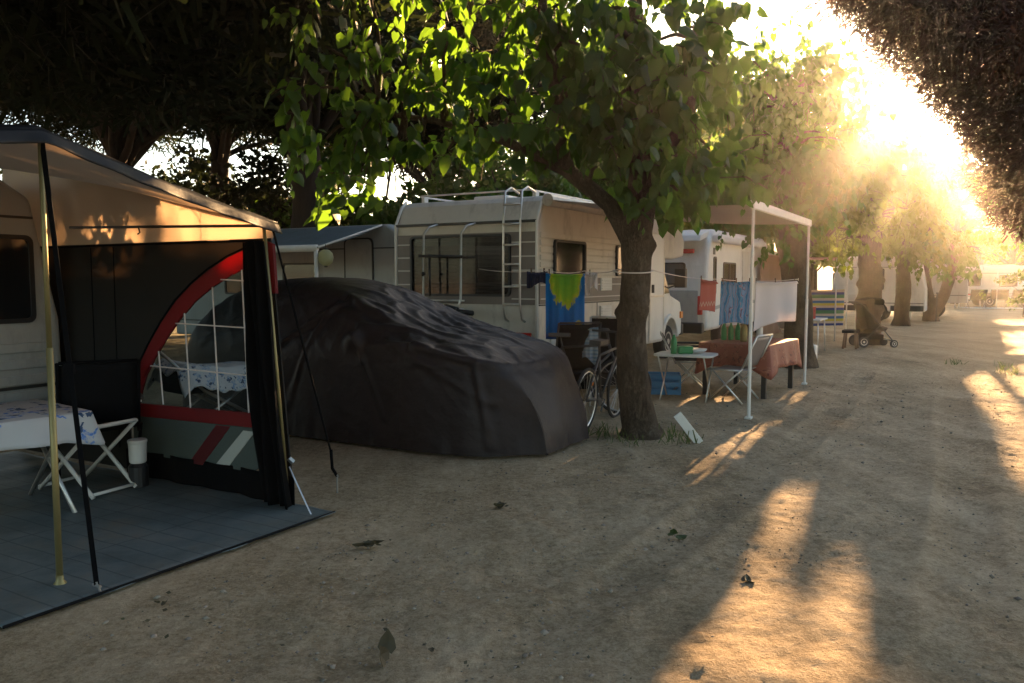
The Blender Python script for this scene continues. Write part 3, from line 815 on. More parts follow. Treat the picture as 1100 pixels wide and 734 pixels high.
def pine(label, base, h0, h1, rad, tr, n, lean=(0, 0), m='needles', clumps=60, size=0.24, group='umbrella pines behind the caravans', name='pine_tree', flat=0.5):
    """stone pine: bare leaning trunk, spreading limbs, needle pads"""
    root = thing(name, label, 'tree', base, 0, group)
    tb = MB()
    cx, cy = lean
    path = [Vector((0, 0, -0.05)), Vector((cx * 0.25, cy * 0.25, h0 * 0.45)), Vector((cx * 0.6, cy * 0.6, h0 * 0.95)), Vector((cx, cy, h1 * 0.85))]
    rough_trunk(tb, path, [tr * 1.25, tr, tr * 0.8, tr * 0.25], n=14, step=0.25, seed=rng.uniform(0, 9))
    cl = []
    for i in range(clumps):
        t = rng.uniform(0, 6.28); q = rad * rng.random() ** 0.5
        z = h0 + (h1 - h0) * rng.random() * (1 - 0.35 * (q / rad) ** 2)
        cl.append(np.array([cx + q * math.cos(t), cy + q * math.sin(t), z]))
    for c in cl[::3]:
        z0 = h0 * rng.uniform(0.7, 1.0); k = z0 / h1
        branch(tb, (cx * k, cy * k, z0), c, tr * 0.3, tr * 0.07, 0.10, 7)
    tb.build('trunk', M['bark_pine'], root, smooth=True)
    per = n // clumps
    P, D = [], []
    for c in cl:
        q = rng.normal(0, 1, (per, 3)); q /= np.linalg.norm(q, axis=1, keepdims=True)
        rr = rng.random((per, 1)) ** 0.4
        P.append(c + q * rr * rad * rng.uniform(0.22, 0.36) * np.array([1, 1, flat])); D.append(q + rng.normal(0, 0.6, (per, 3)) + np.array([0, 0, 0.4]))
    P = np.concatenate(P); D = np.concatenate(D); k = len(P)
    keep = ~lit_mask(P + np.array(base))
    leaf_mesh('crown', P[keep], D[keep], rng.normal(0, 1, (k, 3))[keep], (size * rng.uniform(0.6, 1.3, k))[keep], BLADE, BLADEQ, M[m], root, carve=False)
    return root


pine('umbrella pine with a dark leaning trunk rising over the awning tent', (-9.9, 19.6, 0), 5.6, 10.5, 5.2, 0.34, 60000, (0.8, 0.2))
pine('thick-trunked umbrella pine standing just left of the motorhome', (-4.15, 17.0, 0), 5.6, 10.0, 4.8, 0.36, 60000, (-0.5, 0.3))
pine('umbrella pine farther back between the two dark trunks', (-8.6, 23.5, 0), 5.8, 11.5, 5.0, 0.30, 55000, (0.3, 0))
pine('umbrella pine at the left edge above the old caravan', (-13.6, 17.0, 0), 5.4, 10.0, 4.8, 0.32, 55000, (-0.4, 0))
pine('umbrella pine whose low reddish limb reaches over the motorhome roof', (-1.6, 23.0, 0), 5.2, 10.5, 4.4, 0.30, 55000, (-0.9, 0))
pine('wide umbrella pine whose near crown roofs the awning tent at the top left', (-8.8, 6.8, 0), 4.9, 8.5, 7.4, 0.34, 95000, (0.8, -0.6), clumps=120, size=0.3)  # crown spread well out of view to cut skylight over the tent
pine('unseen umbrella pine added behind the viewpoint to deepen the foreground shade', (2.5, -6.5, 0), 5.6, 11.0, 8.0, 0.38, 80000, (0.3, 0.8), clumps=110, size=0.32)  # out-of-view pine, added to lower the skylight on everything in front
SHR = 'dark shrubs below the pines'
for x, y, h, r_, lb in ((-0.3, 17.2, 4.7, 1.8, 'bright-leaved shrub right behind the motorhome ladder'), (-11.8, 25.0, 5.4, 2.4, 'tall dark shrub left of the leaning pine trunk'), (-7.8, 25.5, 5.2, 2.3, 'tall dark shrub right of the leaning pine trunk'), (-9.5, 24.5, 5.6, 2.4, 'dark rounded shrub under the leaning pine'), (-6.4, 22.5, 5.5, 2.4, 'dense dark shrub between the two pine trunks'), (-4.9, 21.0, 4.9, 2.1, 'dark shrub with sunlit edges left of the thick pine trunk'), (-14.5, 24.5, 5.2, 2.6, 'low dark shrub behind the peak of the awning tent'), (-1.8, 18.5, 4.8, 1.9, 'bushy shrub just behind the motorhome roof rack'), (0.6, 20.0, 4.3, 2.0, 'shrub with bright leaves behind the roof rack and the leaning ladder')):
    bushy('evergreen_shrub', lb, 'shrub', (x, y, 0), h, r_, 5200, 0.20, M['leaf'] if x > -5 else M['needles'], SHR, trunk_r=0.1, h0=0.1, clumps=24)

# dark pine crown leaning in from the right of the road
def right_pine():
    bx, by = 16.6, 20.0
    root = thing('pine_tree', 'big dark pine crown hanging in from the right with the sun at its edge', 'tree', (bx, by, 0))
    tb = MB()
    rough_trunk(tb, [Vector((0, 0, -0.05)), Vector((-0.1, 0, 2.6)), Vector((-0.7, 0.1, 6.0)), Vector((-1.8, 0.2, 12.0))], [0.55, 0.45, 0.36, 0.12], n=14, step=0.25)
    edge = [(7.3, 9.5), (7.8, 8.85), (8.95, 7.7), (10.05, 6.85), (10.85, 6.2), (11.4, 5.35), (11.85, 4.45), (12.35, 3.5), (13.0, 2.9), (14.8, 2.6)]   # x, z of the crown's lower left edge
    ex = np.array([e[0] for e in edge]); ez = np.array([e[1] for e in edge])
    cl = []
    for i in range(330):
        x = rng.uniform(7.7, 19.0); zl = np.interp(x, ex, ez)
        cl.append(np.array([x + 0.5 - bx, rng.uniform(-2.4, 2.4), zl + 0.5 + (rng.random() ** 1.3) * max(0.5, 13.0 - zl)]))
    u = np.linspace(0, len(edge) - 1, 44)
    for x, z in zip(np.interp(u, range(len(edge)), ex), np.interp(u, range(len(edge)), ez)):
        for yy in (-1.0, 0.0, 1.0):
            cl.append(np.array([x + 0.55 - bx, yy + rng.normal(0, 0.3), z + 0.5 + rng.normal(0, 0.05)]))
    for c in cl[::4]:
        z0 = min(11.0, max(2.4, c[2] - 1.2)); branch(tb, (-0.12 * z0, 0.02 * z0, z0), c, 0.09, 0.025, 0.06, 6)
    tb.build('trunk', M['bark_pine'], root, smooth=True)
    per = 420; P = []; D = []
    for c in cl:
        q = rng.normal(0, 1, (per, 3)); q /= np.linalg.norm(q, axis=1, keepdims=True)
        P.append(c + q * (rng.random((per, 1)) ** 0.45) * 0.78); D.append(q + rng.normal(0, 0.5, (per, 3)))
    P = np.concatenate(P); D = np.concatenate(D); k = len(P)
    keep = ~lit_mask(P + np.array((bx, by, 0)))
    leaf_mesh('crown', P[keep], D[keep], rng.normal(0, 1, (k, 3))[keep], (0.19 * rng.uniform(0.6, 1.3, k))[keep], BLADE, BLADEQ, M['needles_flare_tint'], root, carve=False)


right_pine()

# verge plants at the right edge of the road
VG = 'plants along the right edge of the road'
for x, y, h, r_, lb in ((20.0, 30.4, 1.6, 1.0, 'leafy green shrub spilling over the right road edge'), (21.4, 33.5, 2.0, 1.3, 'second rounded shrub at the right road edge, farther back'), (12.2, 18.4, 0.35, 0.5, 'low tuft of weeds at the right road edge near the pine')):
    bushy('verge_shrub', lb, 'shrub', (x, y, 0), h, r_, 1800, 0.16, M['leaf_gold'], VG, trunk_r=0.03, h0=0.08, clumps=20)


def grass_tufts(name, label, spots, per, h, m, kind='stuff'):
    P, D, S = [], [], []
    for x, y, r_ in spots:
        for _ in range(per):
            t = rng.uniform(0, 6.28); q = r_ * rng.random() ** 0.7
            P.append((x + q * math.cos(t), y + q * math.sin(t), 0.0))
            D.append((rng.normal(0, 0.5), rng.normal(0, 0.5), 1.0)); S.append(h * rng.uniform(0.4, 1.2))
    k = len(P)
    o = leaf_mesh(name, P, D, rng.normal(0, 1, (k, 3)), S, BLADE * np.array([0.45, 1, 1]), BLADEQ, m, None, carve=False)
    tag(o, label, 'weeds', kind=kind)


grass_tufts('weeds', 'ragged green weeds round the foot of the big tree and on the verge',
            [(1.15, 7.75, 0.25), (1.5, 7.8, 0.25), (1.02, 7.95, 0.2), (1.65, 8.0, 0.22), (0.9, 8.05, 0.2), (1.75, 7.75, 0.12)] + [(rng.uniform(8.2, 10.5), rng.uniform(11.8, 15), 0.2) for _ in range(10)]
           , 24, 0.13, M['weed'])

# ------------------------------------------------------------------ far hillside house
def hill_house():
    root = thing('hillside_house', 'pale house with a tiled roof on the slope beyond the trees', 'house', (66, 114, 0.5), HEAD)
    w = MB(); w.box((0, 0, 6.5), (12, 16, 13)); w.build('wall', M['brick'], root)
    r_ = MB(); r_.prism([(-7, 13.0), (0, 16.0), (7, 13.0)], (0, 0, 0), (1, 0, 0), (0, 0, 1), (0, 1, 0), -8.6, 8.6); r_.build('roof', M['rooftile'], root)
    for y in (-5, -1.5, 2, 5.5):
        for z in (6.5, 10.2):
            f = MB(); f.box((-6.02, y, z), (0.1, 1.5, 1.9)); wf = f.build('window', M['white_metal'], root)
            g = MB(); g.box((-6.08, y, z), (0.06, 1.15, 1.55)); g.build('pane', M['glass_pale'], wf)


hill_house()


# ------------------------------------------------------------------ vehicle parts
def rrect(w, h, r, n=4):
    out = []
    for cx, cy, a0 in ((w / 2 - r, h / 2 - r, 0), (-w / 2 + r, h / 2 - r, 90), (-w / 2 + r, -h / 2 + r, 180), (w / 2 - r, -h / 2 + r, 270)):
        for k in range(n + 1):
            t = R(a0 + 90 * k / n); out.append((cx + r * math.cos(t), cy + r * math.sin(t)))
    return out


def window(parent, o, u, v, n, w, h, pane='glass_dark', frame='black_plastic', border=0.035, r=0.06, proud=0.022, mullion=0, name='window'):
    """flush window: raised frame with a set-in pane; o is its centre on the wall"""
    o, u, v, n = Vector(o), Vector(u), Vector(v), Vector(n)
    f = MB()
    out = rrect(w, h, r); inn = rrect(w - 2 * border, h - 2 * border, max(0.01, r - border * 0.6))
    m = len(out)
    vs = []
    for poly, t in ((out, -0.01), (out, proud), (inn, proud), (inn, -0.01)):
        vs += [o + u * a + v * b + n * t for a, b in poly]
    fs = []
    for k in range(3):
        for i in range(m):
            j = (i + 1) % m
            fs.append((k * m + i, k * m + j, (k + 1) * m + j, (k + 1) * m + i))
    f.add(vs, fs)
    for i in range(mullion):
        x = -w / 2 + w * (i + 1) / (mullion + 1)
        f.pbox(o, u, v, n, x - 0.02, x + 0.02, -h / 2 + border, h / 2 - border, 0.0, proud)
    fo = f.build(name, M[frame], parent)
    g = MB(); g.prism(inn, o, u, v, n, -0.008, 0.008); g.build('pane', M[pane], fo)
    return fo


def wheel(parent, c, r, w, side):
    """wheel with its axle along local y; side is the y direction of the outer face"""
    c = Vector(c)
    prof = [(r * 0.62, -w / 2), (r * 0.92, -w / 2), (r, -w * 0.32), (r, w * 0.32), (r * 0.92, w / 2), (r * 0.62, w / 2)]
    t = MB(); t.lathe(prof, c, 28, (0, side, 0)); to = t.build('wheel', M['rubber'], parent, smooth=False, bevel=0.0)
    q = MB(); q.lathe([(r * 0.60, 0), (r * 0.60, w * 0.53), (r * 0.50, w * 0.50), (r * 0.2, w * 0.42), (r * 0.17, w * 0.55)], c, 24, (0, side, 0)); q.build('rim', M['alu'], to)
    return to


def arch(cx, r, z0, n=8):
    """points of a wheel arch cut, running from right to left"""
    return [(cx + r * math.cos(math.pi * k / n), z0 + r * math.sin(math.pi * k / n)) for k in range(n + 1)]


# ------------------------------------------------------------------ the old motorhome with the ladder
def motorhome_old():
    b0 = -5.1 - 1.2
    root = thing('motorhome', 'old cream motorhome with taupe bands, rear ladder and bicycle rack', 'motorhome', W(9.53, b0), HEAD)
    hw = 1.2
    prof = [(0.02, 0.42), (0.0, 1.3), (0.02, 2.38), (0.06, 2.46), (0.16, 2.66), (0.26, 2.74), (5.2, 2.76), (6.0, 2.62), (6.25, 2.35), (6.2, 2.05), (5.6, 1.98), (5.05, 1.98), (5.05, 0.42)]
    prof += [(3.0, 0.42)] + [(p, q) for p, q in arch(1.7, 0.40, 0.42)] + [(0.9, 0.42)]
    bd = MB(); bd.prism(prof, (0, 0, 0), (1, 0, 0), (0, 0, 1), (0, 1, 0), -hw, hw)
    body = bd.build('body', M['van_white'], root, bevel=0.045)
    # rear: bands, trim and window (outward normal is -x)
    o = Vector((0.0, 0, 0)); u = Vector((0, -1, 0)); v = Vector((0, 0, 1)); n = Vector((-1, 0, 0))
    t = MB(); t.pbox((0.02, 0, 0), u, v, n, -hw + 0.04, hw - 0.04, 1.25, 2.24, 0.0, 0.028); t.build('taupe_band', M['band_taupe'], root)
    for z in (2.10, 1.91, 1.72, 1.52, 1.33):
        for y0, y1 in ((-hw + 0.04, -0.90), (0.80, hw - 0.04)):
            t = MB(); t.pbox((0.02, 0, 0), u, v, n, y0, y1, z - 0.009, z + 0.009, 0.026, 0.036); t.build('pale_stripe', M['stripe_pale'], root)
    t = MB(); t.pbox((0.02, 0, 0), u, v, n, -hw + 0.01, hw - 0.01, 2.365, 2.40, 0.0, 0.045); t.build('rear_trim', M['dark_metal'], root)
    window(root, (0.0, 0.06, 1.79), u, v, n, 1.70, 0.86, border=0.03, r=0.06, proud=0.045)
    for y in (hw - 0.012, -hw + 0.012):
        cr = MB(); cr.tube([(-0.012, y, 0.5), (-0.012, y, 2.38), (0.05, y, 2.50), (0.14, y, 2.66), (0.25, y, 2.75)], 0.022, 8)
        cr.build('corner_trim', M['white_metal'], root, smooth=True)
    # ladder
    ld = MB()
    for y in (-0.74, -1.00):
        ld.tube([(0.30, y, 2.79), (0.08, y, 2.845), (-0.08, y, 2.78), (-0.13, y, 2.4), (-0.14, y, 1.22), (-0.08, y, 1.05), (0.0, y, 1.02)], 0.016, 8)
    for z in (2.60, 2.34, 2.06, 1.80, 1.50, 1.26):
        ld.tube([(-0.135, -0.74, z), (-0.135, -1.00, z)], 0.016, 8)
    ld.build('ladder', M['alu'], root, smooth=True)
    # bicycle rack
    br = MB()
    for y in (0.54, -0.10):
        br.tube([(0.0, y - 0.13, 2.38), (-0.12, y - 0.04, 2.34), (-0.20, y, 2.24), (-0.22, y, 1.32), (-0.30, y, 1.18)], 0.018, 8)
    br.tube([(-0.30, 0.60, 1.18), (-0.30, -0.20, 1.18)], 0.018, 8); br.tube([(-0.22, 0.60, 1.30), (-0.22, -0.16, 1.30)], 0.014, 8)
    rk = br.build('bike_rack', M['alu'], root, smooth=True)
    bk = MB(); bk.tube([(-0.23, 0.60, 1.93), (-0.23, -0.14, 1.91)], 0.02, 8); bk.tube([(-0.23, 0.42, 1.95), (-0.23, 0.42, 1.36)], 0.016, 8)
    bk.tube([(-0.23, 0.55, 1.68), (-0.23, 0.52, 1.66)], 0.03, 8); bk.tube([(-0.3, -0.02, 1.16), (-0.42, -0.42, 1.14)], 0.035, 8)
    bk.tube([(-0.24, 0.14, 1.2), (-0.36, -0.12, 1.17)], 0.05, 8)
    bk.build('clamp_bar', M['black_plastic'], rk, smooth=True)
    # roof rack and rooflights
    rr = MB()
    for y in (0.95, -0.95):
        rr.tube([(0.30, y, 2.825), (3.6, y, 2.845)], 0.014, 8)
        for x in (0.4, 1.4, 2.4, 3.4): rr.box((x, y, 2.785), (0.10, 0.05, 0.10))
    for x in (0.3, 1.9, 3.5): rr.tube([(x, 0.95, 2.835), (x, -0.95, 2.835)], 0.012, 8)
    rr.build('roof_rack', M['white_metal'], root, smooth=False)
    for x, y in ((1.2, 0.1), (2.9, -0.1)):
        s = MB(); s.box((x, y, 2.80), (0.62, 0.6, 0.11)); s.build('rooflight', M['plastic_white'], root, bevel=0.03)
    # right side towards the road (outward normal -y)
    o = Vector((0, -hw, 0)); u = Vector((1, 0, 0)); n = Vector((0, -1, 0))
    t = MB(); t.pbox(o, u, v, n, 0.03, 4.15, 1.26, 1.62, -0.01, 0.014); t.build('taupe_band', M['band_taupe'], root)
    t = MB()
    for k in range(6): t.pbox(o, u, v, n, 0.05, 4.12, 1.66 + k * 0.10, 1.735 + k * 0.10, -0.01, 0.020)
    t.build('ribbed_cladding', M['van_white'], root, bevel=0.008)
    for z in (1.33, 1.52):
        t = MB(); t.pbox(o, u, v, n, 0.05, 4.12, z - 0.008, z + 0.008, 0.012, 0.022); t.build('pale_stripe', M['stripe_pale'], root)
    window(root, (0.92, -hw - 0.024, 1.90), u, v, n, 1.02, 0.50, proud=0.035)
    window(root, (3.1, -hw - 0.024, 1.90), u, v, n, 0.95, 0.50, proud=0.035)
    d = MB(); d.pbox(o, u, v, n, 4.25, 4.98, 0.48, 2.42, -0.01, 0.02)
    do = d.build('door', M['van_clean'], root, bevel=0.012)
    e = MB()
    for x in (4.25, 4.98): e.pbox(o, u, v, n, x - 0.018, x + 0.018, 0.47, 2.44, -0.01, 0.03)
    e.pbox(o, u, v, n, 4.25, 4.98, 2.425, 2.455, -0.01, 0.03); e.pbox(o, u, v, n, 4.27, 4.96, 1.27, 1.30, 0.021, 0.032)
    e.build('door_frame', M['alu'], do)
    h = MB(); h.pbox(o, u, v, n, 4.33, 4.37, 1.35, 1.50, 0.02, 0.06); h.build('handle', M['black_plastic'], do)
    for x, z, w_, h_ in ((2.05, 1.42, 0.42, 0.20), (2.05, 0.98, 0.42, 0.20), (0.35, 0.62, 0.55, 0.42), (3.5, 0.72, 0.30, 0.22)):
        ve = MB(); ve.pbox(o, u, v, n, x, x + w_, z, z + h_, -0.01, 0.030)
        for k in range(4):
            if h_ < 0.21: ve.pbox(o, u, v, n, x + 0.02, x + w_ - 0.02, z + 0.025 + k * 0.042, z + 0.045 + k * 0.042, 0.028, 0.040)
        ve.build('service_hatch', M['plastic_white'], root, bevel=0.004)
    dk = MB()
    for x in (1.95, 3.45): dk.tube([(x, -hw - 0.004, 0.45), (x, -hw - 0.004, 1.25)], 0.006, 6)
    dk.tube([(0.03, -hw - 0.006, 1.245), (4.16, -hw - 0.006, 1.245)], 0.010, 6); dk.build('panel_seam', M['dark_metal'], root)
    sk = MB(); sk.pbox(o, u, v, n, 2.2, 4.2, 0.36, 0.46, -0.15, -0.01); sk.build('skirt', M['black_plastic'], root)
    # cab
    cabp = [(5.06, 0.42), (5.06, 1.97), (5.55, 1.97), (6.10, 1.28), (6.72, 1.14), (6.80, 0.95), (6.82, 0.45), (6.60, 0.42)] + arch(6.02, 0.40, 0.42)
    cb = MB(); cb.prism(cabp, (0, 0, 0), (1, 0, 0), (0, 0, 1), (0, 1, 0), -0.98, 0.98); cb.build('cab', M['van_clean'], root, bevel=0.05)
    cw = MB(); cw.prism([(5.28, 1.30), (5.28, 1.86), (5.56, 1.86), (5.98, 1.32)], (0, -0.98, 0), (1, 0, 0), (0, 0, 1), (0, -1, 0), -0.01, 0.012); cw.build('cab_window', M['glass_dark'], root)
    ws = MB(); ws.prism([(-0.86, 0.06), (0.86, 0.06), (0.80, 0.80), (-0.80, 0.80)], (6.14, 0, 1.27), (0, 1, 0), Vector((-0.55, 0, 0.69)).normalized(), Vector((0.69, 0, 0.55)).normalized(), 0.0, 0.02); ws.build('windscreen', M['glass_dark'], root)
    mi = MB(); mi.box((5.98, -1.22, 1.62), (0.12, 0.22, 0.38)); mi.tube([(5.9, -0.98, 1.42), (5.98, -1.18, 1.5)], 0.018, 6); mi.build('wing_mirror', M['black_plastic'], root, bevel=0.03)
    fl = MB(); fl.prism([(5.5, 0.42)] + [(6.02 + 0.48 * math.cos(math.pi - math.pi * k / 8), 0.42 + 0.48 * math.sin(math.pi - math.pi * k / 8)) for k in range(9)] + arch(6.02, 0.40, 0.42), (0, -0.98, 0), (1, 0, 0), (0, 0, 1), (0, -1, 0), -0.02, 0.05); fl.build('wing_flare', M['van_clean'], root, bevel=0.015)
    gr = MB()
    for k in range(4): gr.pbox((0, -0.98, 0), (1, 0, 0), (0, 0, 1), (0, -1, 0), 5.18, 5.55, 0.70 + 0.1 * k, 0.75 + 0.1 * k, -0.01, 0.012)
    gr.build('vent_slats', M['black_plastic'], root)
    bu = MB(); bu.box((6.86, 0, 0.55), (0.16, 1.98, 0.24)); bu.build('bumper', M['black_plastic'], root, bevel=0.04)
    for y in (-0.78, 0.78):
        hl = MB(); hl.box((6.80, y, 0.86), (0.08, 0.34, 0.2)); hl.build('headlight', M['clear_light'], root, bevel=0.03)
        ind = MB(); ind.box((6.74, y * 1.26, 0.86), (0.14, 0.06, 0.14)); ind.build('indicator', M['orange_light'], root, bevel=0.01)
    rb = MB(); rb.box((-0.06, 0, 0.5), (0.14, 2.3, 0.2)); rb.build('bumper', M['black_plastic'], root, bevel=0.03)
    for y in (-0.95, 0.95):
        tl = MB(); tl.box((-0.01, y, 0.78), (0.05, 0.30, 0.18)); tl.build('tail_light', M['red_light'], root, bevel=0.01)
    for x in (1.7, 6.02):
        for sy in (-1, 1): wheel(root, (x, sy * (1.02 if x < 3 else 0.86), 0.34), 0.34, 0.21, sy)
    # awning rolled out over the pitch: case, fabric, front rail and two legs
    ca = MB(); ca.tube([(0.10, -hw - 0.09, 2.66), (3.75, -hw - 0.09, 2.66)], 0.085, 12); ca.build('awning_case', M['van_roof'], root, smooth=False)
    aw = MB()
    def fn(s, t):
        x = 0.05 + 3.55 * s; sag = 0.05 * math.sin(math.pi * t) + 0.006 * math.sin(s * 20)
        return Vector((x - 0.30 * t, -hw - 0.1 - 2.78 * t, 2.66 - 0.22 * t - sag))
    aw.grid(fn, 24, 18); aw.build('awning_fabric', M['canvas'], root, smooth=True, solid=0.004)
    ra = MB(); ra.box((1.48, -hw - 2.90, 2.44), (3.62, 0.05, 0.10)); ra.build('awning_rail', M['white_metal'], root, bevel=0.012)
    for x in (-0.28, 3.20):
        lg = MB(); lg.tube([(x, -hw - 2.90, 2.40), (x, -hw - 2.90, 0.02)], 0.017, 8); lg.tube([(x, -hw - 2.90, 1.3), (x, -hw - 2.90, 0.02)], 0.021, 8)
        lg.box((x, -hw - 2.90, 0.012), (0.10, 0.07, 0.024)); lg.build('awning_leg', M['white_metal'], root)
    return root


motorhome_old()


# ------------------------------------------------------------------ the newer white motorhome behind it
def motorhome_white():
    root = thing('motorhome', 'white motorhome with red rear lights and a long white awning case', 'motorhome', W(17.4, -5.1 - 1.15), HEAD)
    hw = 1.15
    prof = [(0.08, 0.45), (0.0, 1.0), (0.05, 1.9), (0.16, 2.45), (0.5, 2.72), (5.3, 2.72), (6.0, 2.5), (6.3, 2.1), (5.4, 1.95), (5.4, 0.45), (2.2, 0.45)] + arch(1.6, 0.4, 0.45) + [(0.8, 0.45)]
    b = MB(); b.prism(prof, (0, 0, 0), (1, 0, 0), (0, 0, 1), (0, 1, 0), -hw, hw); b.build('body', M['van_clean'], root, bevel=0.09)
    u = Vector((0, -1, 0)); v = Vector((0, 0, 1)); n = Vector((-1, 0, 0))
    window(root, (0.03, 0.1, 1.72), u, v, n, 1.5, 0.5, pane='glass_pale', proud=0.04)
    lp = MB(); lp.pbox((0.02, 0, 0), u, v, n, -0.95, 0.95, 0.62, 1.35, 0, 0.035); lp.build('lower_panel', M['caravan_grey'], root, bevel=0.02)
    for y in (-1.0, 1.0):
        t = MB(); t.box((0.0, y, 1.02), (0.07, 0.11, 0.42)); t.build('tail_light', M['red_light'], root, bevel=0.02)
    t = MB(); t.box((0.06, -0.62, 2.22), (0.08, 0.42, 0.10)); t.build('brake_light', M['red_light'], root, bevel=0.02)
    sp = MB(); sp.prism([(-0.25, 2.42), (-0.20, 2.56), (0.5, 2.70), (0.4, 2.55)], (0, 0, 0), (1, 0, 0), (0, 0, 1), (0, 1, 0), -1.05, 1.05); sp.build('rear_spoiler', M['van_clean'], root, bevel=0.02)
    rb = MB(); rb.box((-0.05, 0, 0.52), (0.18, 2.2, 0.24)); rb.build('bumper', M['black_plastic'], root, bevel=0.04)
    u = Vector((1, 0, 0)); n = Vector((0, -1, 0)); o = Vector((0, -hw, 0))
    window(root, (1.8, -hw, 1.72), u, v, n, 1.1, 0.55, mullion=1)
    window(root, (0.55, -hw, 1.68), u, v, n, 0.22, 0.85)
    d = MB(); d.pbox(o, u, v, n, 3.0, 3.62, 0.5, 2.3, -0.01, 0.02); do = d.build('door', M['van_white'], root, bevel=0.01)
    h = MB(); h.pbox(o, u, v, n, 3.08, 3.12, 1.25, 1.4, 0.02, 0.05); h.build('handle', M['black_plastic'], do)
    ca = MB(); ca.box((2.6, -hw - 0.09, 2.50), (4.6, 0.18, 0.17)); ca.build('awning_case', M['plastic_white'], root, bevel=0.05)
    sw = MB(); sw.prism([(0.2, 0.95), (2.4, 1.12), (5.2, 1.02), (5.2, 0.94), (2.4, 1.02), (0.2, 0.88)], (0, -hw, 0), u, v, n, -0.005, 0.008); sw.build('side_stripe', M['caravan_grey'], root)
    vt = MB(); vt.pbox(o, u, v, n, 0.42, 0.55, 2.15, 2.3, -0.01, 0.015); vt.build('vent', M['black_plastic'], root)
    cp = [(5.42, 0.45), (5.42, 1.94), (5.9, 1.94), (6.5, 1.25), (7.1, 1.1), (7.15, 0.45)] + arch(6.4, 0.4, 0.45)
    c = MB(); c.prism(cp, (0, 0, 0), (1, 0, 0), (0, 0, 1), (0, 1, 0), -0.98, 0.98); c.build('cab', M['van_clean'], root, bevel=0.05)
    cw = MB(); cw.prism([(5.6, 1.25), (5.6, 1.85), (5.9, 1.85), (6.38, 1.28)], (0, -0.98, 0), (1, 0, 0), (0, 0, 1), (0, -1, 0), -0.01, 0.012); cw.build('cab_window', M['glass_dark'], root)
    for x in (1.6, 6.4):
        for sy in (-1, 1): wheel(root, (x, sy * (0.98 if x < 3 else 0.86), 0.34), 0.34, 0.21, sy)


motorhome_white()


def caravan(name, label, loc, rz, L, w, h, mats=('van_clean', 'caravan_grey'), z0=0.45, front=0.35, rear=0.25, wins=(), group=None, door=None, band=None, cat='caravan', drawbar=True):
    """towed caravan; local x along its length, -y the side with wins [(x, z, w, h, pane)]"""
    root = thing(name, label, cat, loc, rz, group)
    prof = [(0.0, z0), (-0.02, z0 + 0.75), (rear, h - 0.45), (rear + 0.15, h - 0.2), (rear + 0.5, h), (L - front - 0.5, h), (L - front - 0.1, h - 0.25), (L - 0.02, z0 + 0.85), (L, z0)] + arch(L * 0.5, 0.36, z0)
    b = MB(); b.prism(prof, (0, 0, 0), (1, 0, 0), (0, 0, 1), (0, 1, 0), -w / 2, w / 2); b.build('body', M[mats[0]], root, bevel=0.05)
    u, v, n = Vector((1, 0, 0)), Vector((0, 0, 1)), Vector((0, -1, 0))
    for x, z, ww, hh, pane in wins: window(root, (x, -w / 2, z), u, v, n, ww, hh, pane=pane)
    window(root, (-0.0 + rear * 0.5, 0, h - 0.85), Vector((0, -1, 0)), v, Vector((-1, 0, 0)), w * 0.7, 0.5, proud=0.09)
    if band:
        t = MB(); t.pbox((0, -w / 2, 0), u, v, n, 0.02, L * 0.5 - 0.45, z0 + 0.02, z0 + 0.22, -0.01, 0.012); t.pbox((0, -w / 2, 0), u, v, n, L * 0.5 + 0.45, L - 0.05, z0 + 0.02, z0 + 0.22, -0.01, 0.012); t.build('lower_band', M[band], root)
    t = MB(); t.pbox((0, -w / 2, 0), u, v, n, 0.06, L - 0.06, z0 + 0.30, z0 + 0.325, -0.01, 0.012); t.pbox((0, -w / 2, 0), u, v, n, rear + 0.1, L - front - 0.1, h - 0.42, h - 0.40, -0.01, 0.012); t.build('trim_line', M['dark_metal'], root)
    t = MB(); t.pbox((0, -w / 2, 0), u, v, n, L * 0.18, L * 0.18 + 0.42, z0 + 0.36, z0 + 0.62, -0.01, 0.014); t.build('service_hatch', M[mats[1]], root, bevel=0.006)
    if door:
        d = MB(); d.prism(rrect(0.62, 1.75, 0.09), (door, -w / 2, z0 + 0.98), u, v, n, -0.01, 0.018); do = d.build('door', M[mats[1]], root)
        e = MB()
        out = rrect(0.66, 1.79, 0.1); inn = rrect(0.61, 1.74, 0.09); m = len(out)
        vs = [Vector((door + a, -w / 2 - t, z0 + 0.98 + c)) for poly, t in ((out, 0), (out, 0.024), (inn, 0.024), (inn, 0)) for a, c in poly]
        e.add(vs, [(k * m + i, k * m + (i + 1) % m, (k + 1) * m + (i + 1) % m, (k + 1) * m + i) for k in range(3) for i in range(m)])
        e.build('door_frame', M['black_plastic'], do)
        hd = MB(); hd.box((door - 0.24, -w / 2 - 0.035, z0 + 0.9), (0.05, 0.04, 0.12)); hd.build('handle', M['black_plastic'], do)
    for sy in (-1, 1): wheel(root, (L * 0.5, sy * (w / 2 - 0.13), 0.31), 0.31, 0.17, sy)
    for sy in (-1, 1):
        tl = MB(); tl.box((-0.03, sy * (w / 2 - 0.2), z0 + 0.2), (0.05, 0.26, 0.12)); tl.build('tail_light', M['red_light'], root)
    if not drawbar: return root
    dr = MB(); dr.tube([(L - 0.1, 0.4, z0), (L + 1.0, 0, z0 + 0.02), (L + 1.2, 0, z0 + 0.02)], 0.035, 6); dr.tube([(L - 0.1, -0.4, z0), (L + 1.0, 0, z0 + 0.02)], 0.035, 6)
    dr.tube([(L + 0.95, 0, z0 + 0.1), (L + 0.95, 0, 0.06)], 0.03, 6); dr.build('drawbar', M['dark_metal'], root)
    return root


